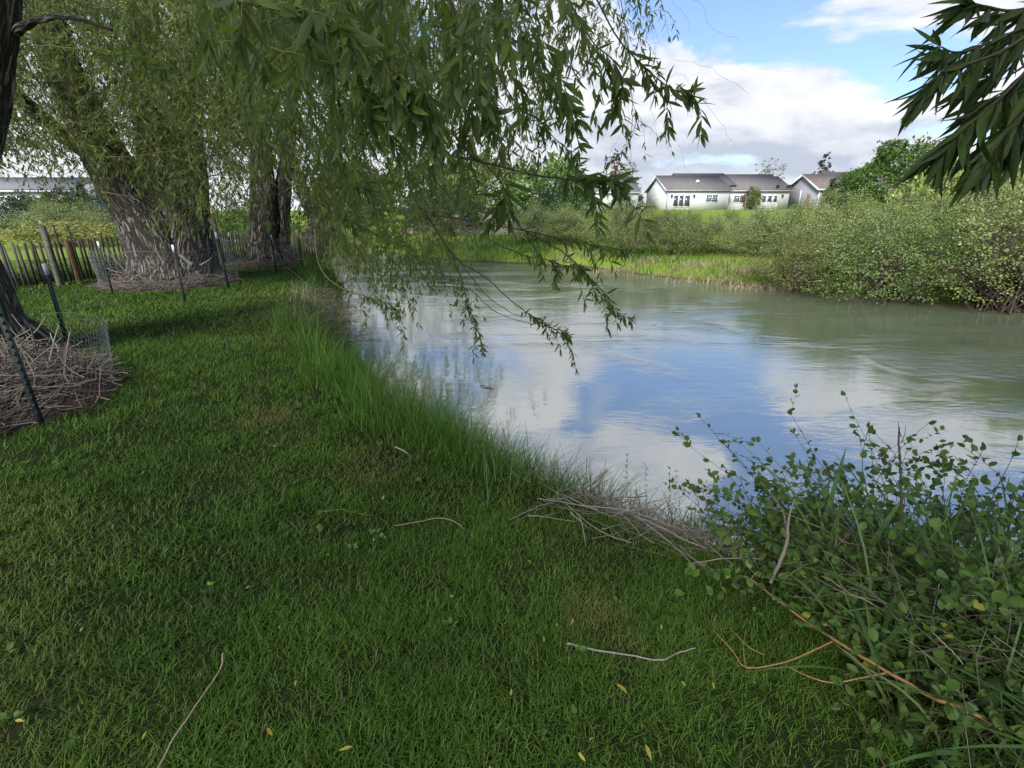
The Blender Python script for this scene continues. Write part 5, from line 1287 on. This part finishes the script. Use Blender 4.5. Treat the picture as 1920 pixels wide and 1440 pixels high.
# ------------------------------------------------------------------ the low shrub and coarse grass on the near bank at the right
M['round_leaf'] = leaf_mat('round_shrub_leaf', (.055, .11, .02), (.12, .2, .04), (.09, .13, .06), .45, .3, (.24, .26, .04), .03)
SHR = [('leafy round-leaved shrub with red-brown stem rising above the water at the photo edge', [(1.78, 2.05), (2.1, 1.9), (2.45, 1.8), (2.0, 1.65)], 190, .74, (1.0, .75)),
       ('smaller round-leaved shrub in front of the water beside the curved grey branch', [(1.42, 2.1), (1.55, 1.9), (1.4, 1.8)], 60, .36, (1.0, .7)),
       ('shaded round-leaved growth below the orange branch in the photo corner', [(1.5, 1.35), (1.8, 1.2), (1.75, 1.55), (2.1, 1.4), (1.4, 1.6), (1.45, 1.1)], 140, .32, (1.0, .6))]
for lab, bases, n_, hh, _ in SHR:
    B = np.array([bases[k % len(bases)] for k in range(n_)]) + rng.normal(size=(n_, 2)) * .13
    S = np.stack([B[:, 0], B[:, 1], height(B[:, 0], B[:, 1])], -1)
    t = empty('leafy_shrub', tuple(S.mean(0))); tag(t, lab, 'shrub', 'round-leaved shrubs on the near bank')
    tm, lm = MB(), MB()
    zt = (hh - S[:, 2]) * (.6 + .34 * rng.random(n_))
    P = grow(S, rdir(n_, 1.3, .3), zt * 1.1 + .03, 12, .05, .1); tm.strands(P, .0026 * np.linspace(1.3, .4, 12)[None] * np.ones((n_, 1)), 4)
    st = P[:, 3:].reshape(-1, 3); sel = rng.random(len(st)) < .4; st = st[sel]
    P2 = grow(st, rdir(len(st), .35, .3), .1 + .12 * rng.random(len(st)), 7, .03, .12); tm.strands(P2, .0012 * np.linspace(1.2, .5, 7)[None] * np.ones((len(st), 1)), 3)
    dress(lm, P2, .041, LEAF_OVAL, 1, .8, -.05, 0, 1.0, jit=.35); dress(lm, P[:, 5:], .041, LEAF_OVAL, 1, .9, -.05, 0, 1.0)
    o = tm.build('stem_work', M['twig_dark'], t); o.location = -t.location
    o = lm.build('foliage', M['round_leaf'], t); o.location = -t.location
stick('woody_stem', [H(1692, 1000, .3), H(1690, 930, .42), H(1688, 860, .56), H(1690, 795, .7)], [.007, .0055, .0045, .003], M['twig_dark'], 'upright bare reddish stem standing above the round-leaved shrub', 'stem', side=[([H(1690, 820, .65), H(1686, 805, .68), H(1684, 790, .71)], .002), ([H(1690, 830, .63), H(1697, 812, .66), H(1698, 798, .69)], .002)])

coarse = MB()
def coarse_at(n_, cx, cy, sx_, sy_, h0, w0, lean0, lean1):
    P = np.stack([cx + rng.normal(size=n_).clip(-1.6, 1.6) * sx_, cy + rng.normal(size=n_).clip(-1.6, 1.6) * sy_, np.zeros(n_)], -1); P[:, 2] = height(P[:, 0], P[:, 1]) - .01
    P = P[P[:, 2] > WZ - .1]; n_ = len(P)
    blades(coarse, BL_C, P, h0 * (.5 + .7 * rng.random(n_)), w0 * (.5 + .9 * rng.random(n_)), lean0 + (lean1 - lean0) * rng.random(n_), .9)
st = np.linspace(0, 1, 7); V = []
for y_ in st[:-1]: V += [(-.5 * (1 - y_ ** 3 * .75), y_, 0), (.5 * (1 - y_ ** 3 * .75), y_, 0)]
V.append((0, 1, 0)); BL_C = (np.array(V), np.array([(2 * k, 2 * k + 1, 2 * k + 3, 2 * k + 2) for k in range(5)]), np.array([(10, 11, 12)]))
coarse_at(330, 1.9, 1.75, .33, .28, .66, .018, .3, 1.2); coarse_at(330, 1.75, 1.3, .3, .22, .46, .012, .4, 1.3); coarse_at(140, 2.3, 1.9, .3, .2, .75, .015, .2, 1.0)
coarse_at(130, 1.2, 2.3, .2, .16, .3, .006, .3, .9); coarse_at(110, 1.5, 1.1, .14, .18, .26, .007, .3, .9); coarse_at(60, 2.0, 2.05, .3, .16, .72, .018, .3, 1.1); coarse_at(220, .75, 2.75, .4, .18, .42, .005, .2, .9); coarse_at(120, 1.1, 2.55, .2, .16, .5, .006, .15, .8); coarse_at(160, .5, 2.6, .4, .14, .25, .004, .2, .9)
tag(coarse.build('coarse_grass', M['reed']), 'broad arching grass blades growing through the near bank shrubs', 'grass', kind='stuff')
n_ = 480; hay = MB()
S = np.stack([1.72 + rng.normal(size=n_).clip(-1.2, 1.6) * .3, 1.5 + rng.normal(size=n_).clip(-1.3, 1.5) * .32, np.zeros(n_)], -1); S[:, 2] = height(S[:, 0], S[:, 1]) + .05 + .25 * rng.random(n_)
P = grow(S, rdir(n_, .2, .5), .1 + .25 * rng.random(n_), 6, .04, .14); P[..., 2] = np.maximum(P[..., 2], height(P[..., 0], P[..., 1]) + .005); hay.strands(P, np.full((n_, 6), .0012), 3)
tag(hay.build('dead_stalks', M['dead_stick']), 'tangle of thin grey dead stalks under the near bank shrubs', 'dead stalks', kind='stuff')

# tangle of dry brush on the bank edge further up
tg = MB(); n_ = 700; q_ = rng.random(n_)
S = np.stack([np.interp(q_, [0, .5, 1], [-3.0, -3.7, -4.6]) + rng.normal(size=n_) * .2, np.interp(q_, [0, .5, 1], [7.6, 9.6, 12]) + rng.normal(size=n_) * .3, np.zeros(n_)], -1)
S[:, 2] = height(S[:, 0], S[:, 1]) + .02; P = grow(S, rdir(n_, .5, .3) + np.array([.5, 0, 0]), .3 + .4 * rng.random(n_), 7, .12, .14); P[..., 2] = np.maximum(P[..., 2], WZ + .01)
tg.strands(P, .004 * np.linspace(1.2, .4, 7)[None] * np.ones((n_, 1)), 4)
tag(tg.build('bank_brush', M['dead_stick']), 'dry grey brush overhanging the water along the lawn bank', 'dry brush', kind='stuff')

# seed heads by the brush pile
for k, (u, v, vt) in enumerate(((1170, 960, 855), (1205, 975, 872), (1250, 985, 880), (1262, 985, 885), (1340, 1000, 925), (1320, 1000, 905))):
    b0 = gz(u, v, -.1); b0[2] = float(height(b0[0], b0[1])); tp = pw(u + 6, vt, b0[1] + .02)
    b = MB(); C = spline([b0, b0 * .5 + tp * .5 + np.array([.01, 0, .01]), tp], 14); b.tube(C, np.linspace(.0014, .0006, 14), 4)
    for j in range(16):
        q0 = C[-1 - j // 3]; d = np.array([random.gauss(0, .5), random.gauss(0, .5), .8]); b.tube([q0, q0 + d * .012, q0 + d * .02], [.001, .002, .0005], 4)
    tag(b.build('grass_stalk', M['dry_grass'] if k % 2 else M['reed']), 'flowering grass stalk with open seed head above the brush pile', 'grass stalk', 'seed-headed grass stalks by the brush pile')

for pts, lab in (([(690, 716), (700, 712), (712, 714)], 'dark twig lying in the shallow water beside the long bank grass'), ([(900, 722), (914, 726), (926, 728)], 'small dark twig drifting on the open water')):
    stick('floating_twig', [gz(u, v, WZ + .012) for u, v in pts], [.006, .008, .005], M['twig_dark'], lab, 'twig')
# broad-leaved weeds in the turf
n_ = 40; wd_ = MB(); C = scatter(.8, 4.5, 6)[:n_]
for p0 in C:
    k = random.randint(5, 10); a = rng.random(k) * 6.283; leaves(wd_, LEAF_OVAL, p0 + np.stack([np.cos(a) * .012, np.sin(a) * .012, .02 + .02 * rng.random(k)], -1), np.stack([np.cos(a), np.sin(a), .5 + .4 * rng.random(k)], -1), np.array([[0, 0, 1.0]]) + rng.normal(size=(k, 3)) * .2, .016 + .016 * rng.random(k), 1.1)
tag(wd_.build('lawn_weeds', M['round_leaf']), 'small broad-leaved weeds scattered through the mown grass', 'weeds', kind='stuff')

# fallen willow leaves on the lawn
M['fallen'] = leaf_mat('fallen_leaf', (.3, .25, .03), (.45, .36, .07), (.35, .3, .1), .5, .15)
LP_ALL = [(718, 937, .055), (1020, 1204, .03), (1278, 1277, .022), (1322, 1283, .028), (1336, 1278, .03), (1156, 1282, .05), (1084, 1410, .035), (980, 1284, .03), (958, 1305, .03), (1104, 1388, .02), (1210, 1395, .05), (905, 1290, .02), (1075, 1160, .03), (1045, 1175, .02), (460, 1104, .025), (438, 1215, .02), (525, 1172, .02), (550, 1120, .03), (500, 1365, .04), (445, 1295, .02), (28, 1350, .035), (125, 1322, .02), (275, 1370, .03), (190, 1362, .02), (662, 1400, .045), (240, 1398, .05), (555, 1275, .025), (505, 1295, .02), (150, 1185, .03), (800, 1240, .02), (920, 1435, .03), (380, 1000, .02), (610, 1040, .025), (470, 905, .03), (118, 805, .03), (560, 870, .025), (850, 1120, .025), (750, 1150, .02), (990, 1050, .025), (1130, 1110, .03), (1240, 1180, .03), (820, 905, .03), (700, 1010, .02), (330, 1120, .025), (210, 1060, .02)]
for u, v, ln in LP_ALL[::2] + LP_ALL[1:14:4]:
    p0 = gz(u, v, .05); b = MB(); a = random.random() * 6.28
    leaves(b, LEAF_HI, np.zeros((1, 3)), np.array([[math.cos(a), math.sin(a), .12]]), np.array([[random.gauss(0, .3), random.gauss(0, .3), 1.0]]), ln * .95, 1.3)
    o = b.build('fallen_leaf', M['fallen']); o.location = p0
    tag(o, 'small fallen yellow willow leaf lying on the lawn', 'leaf', 'yellow leaves scattered on the lawn')
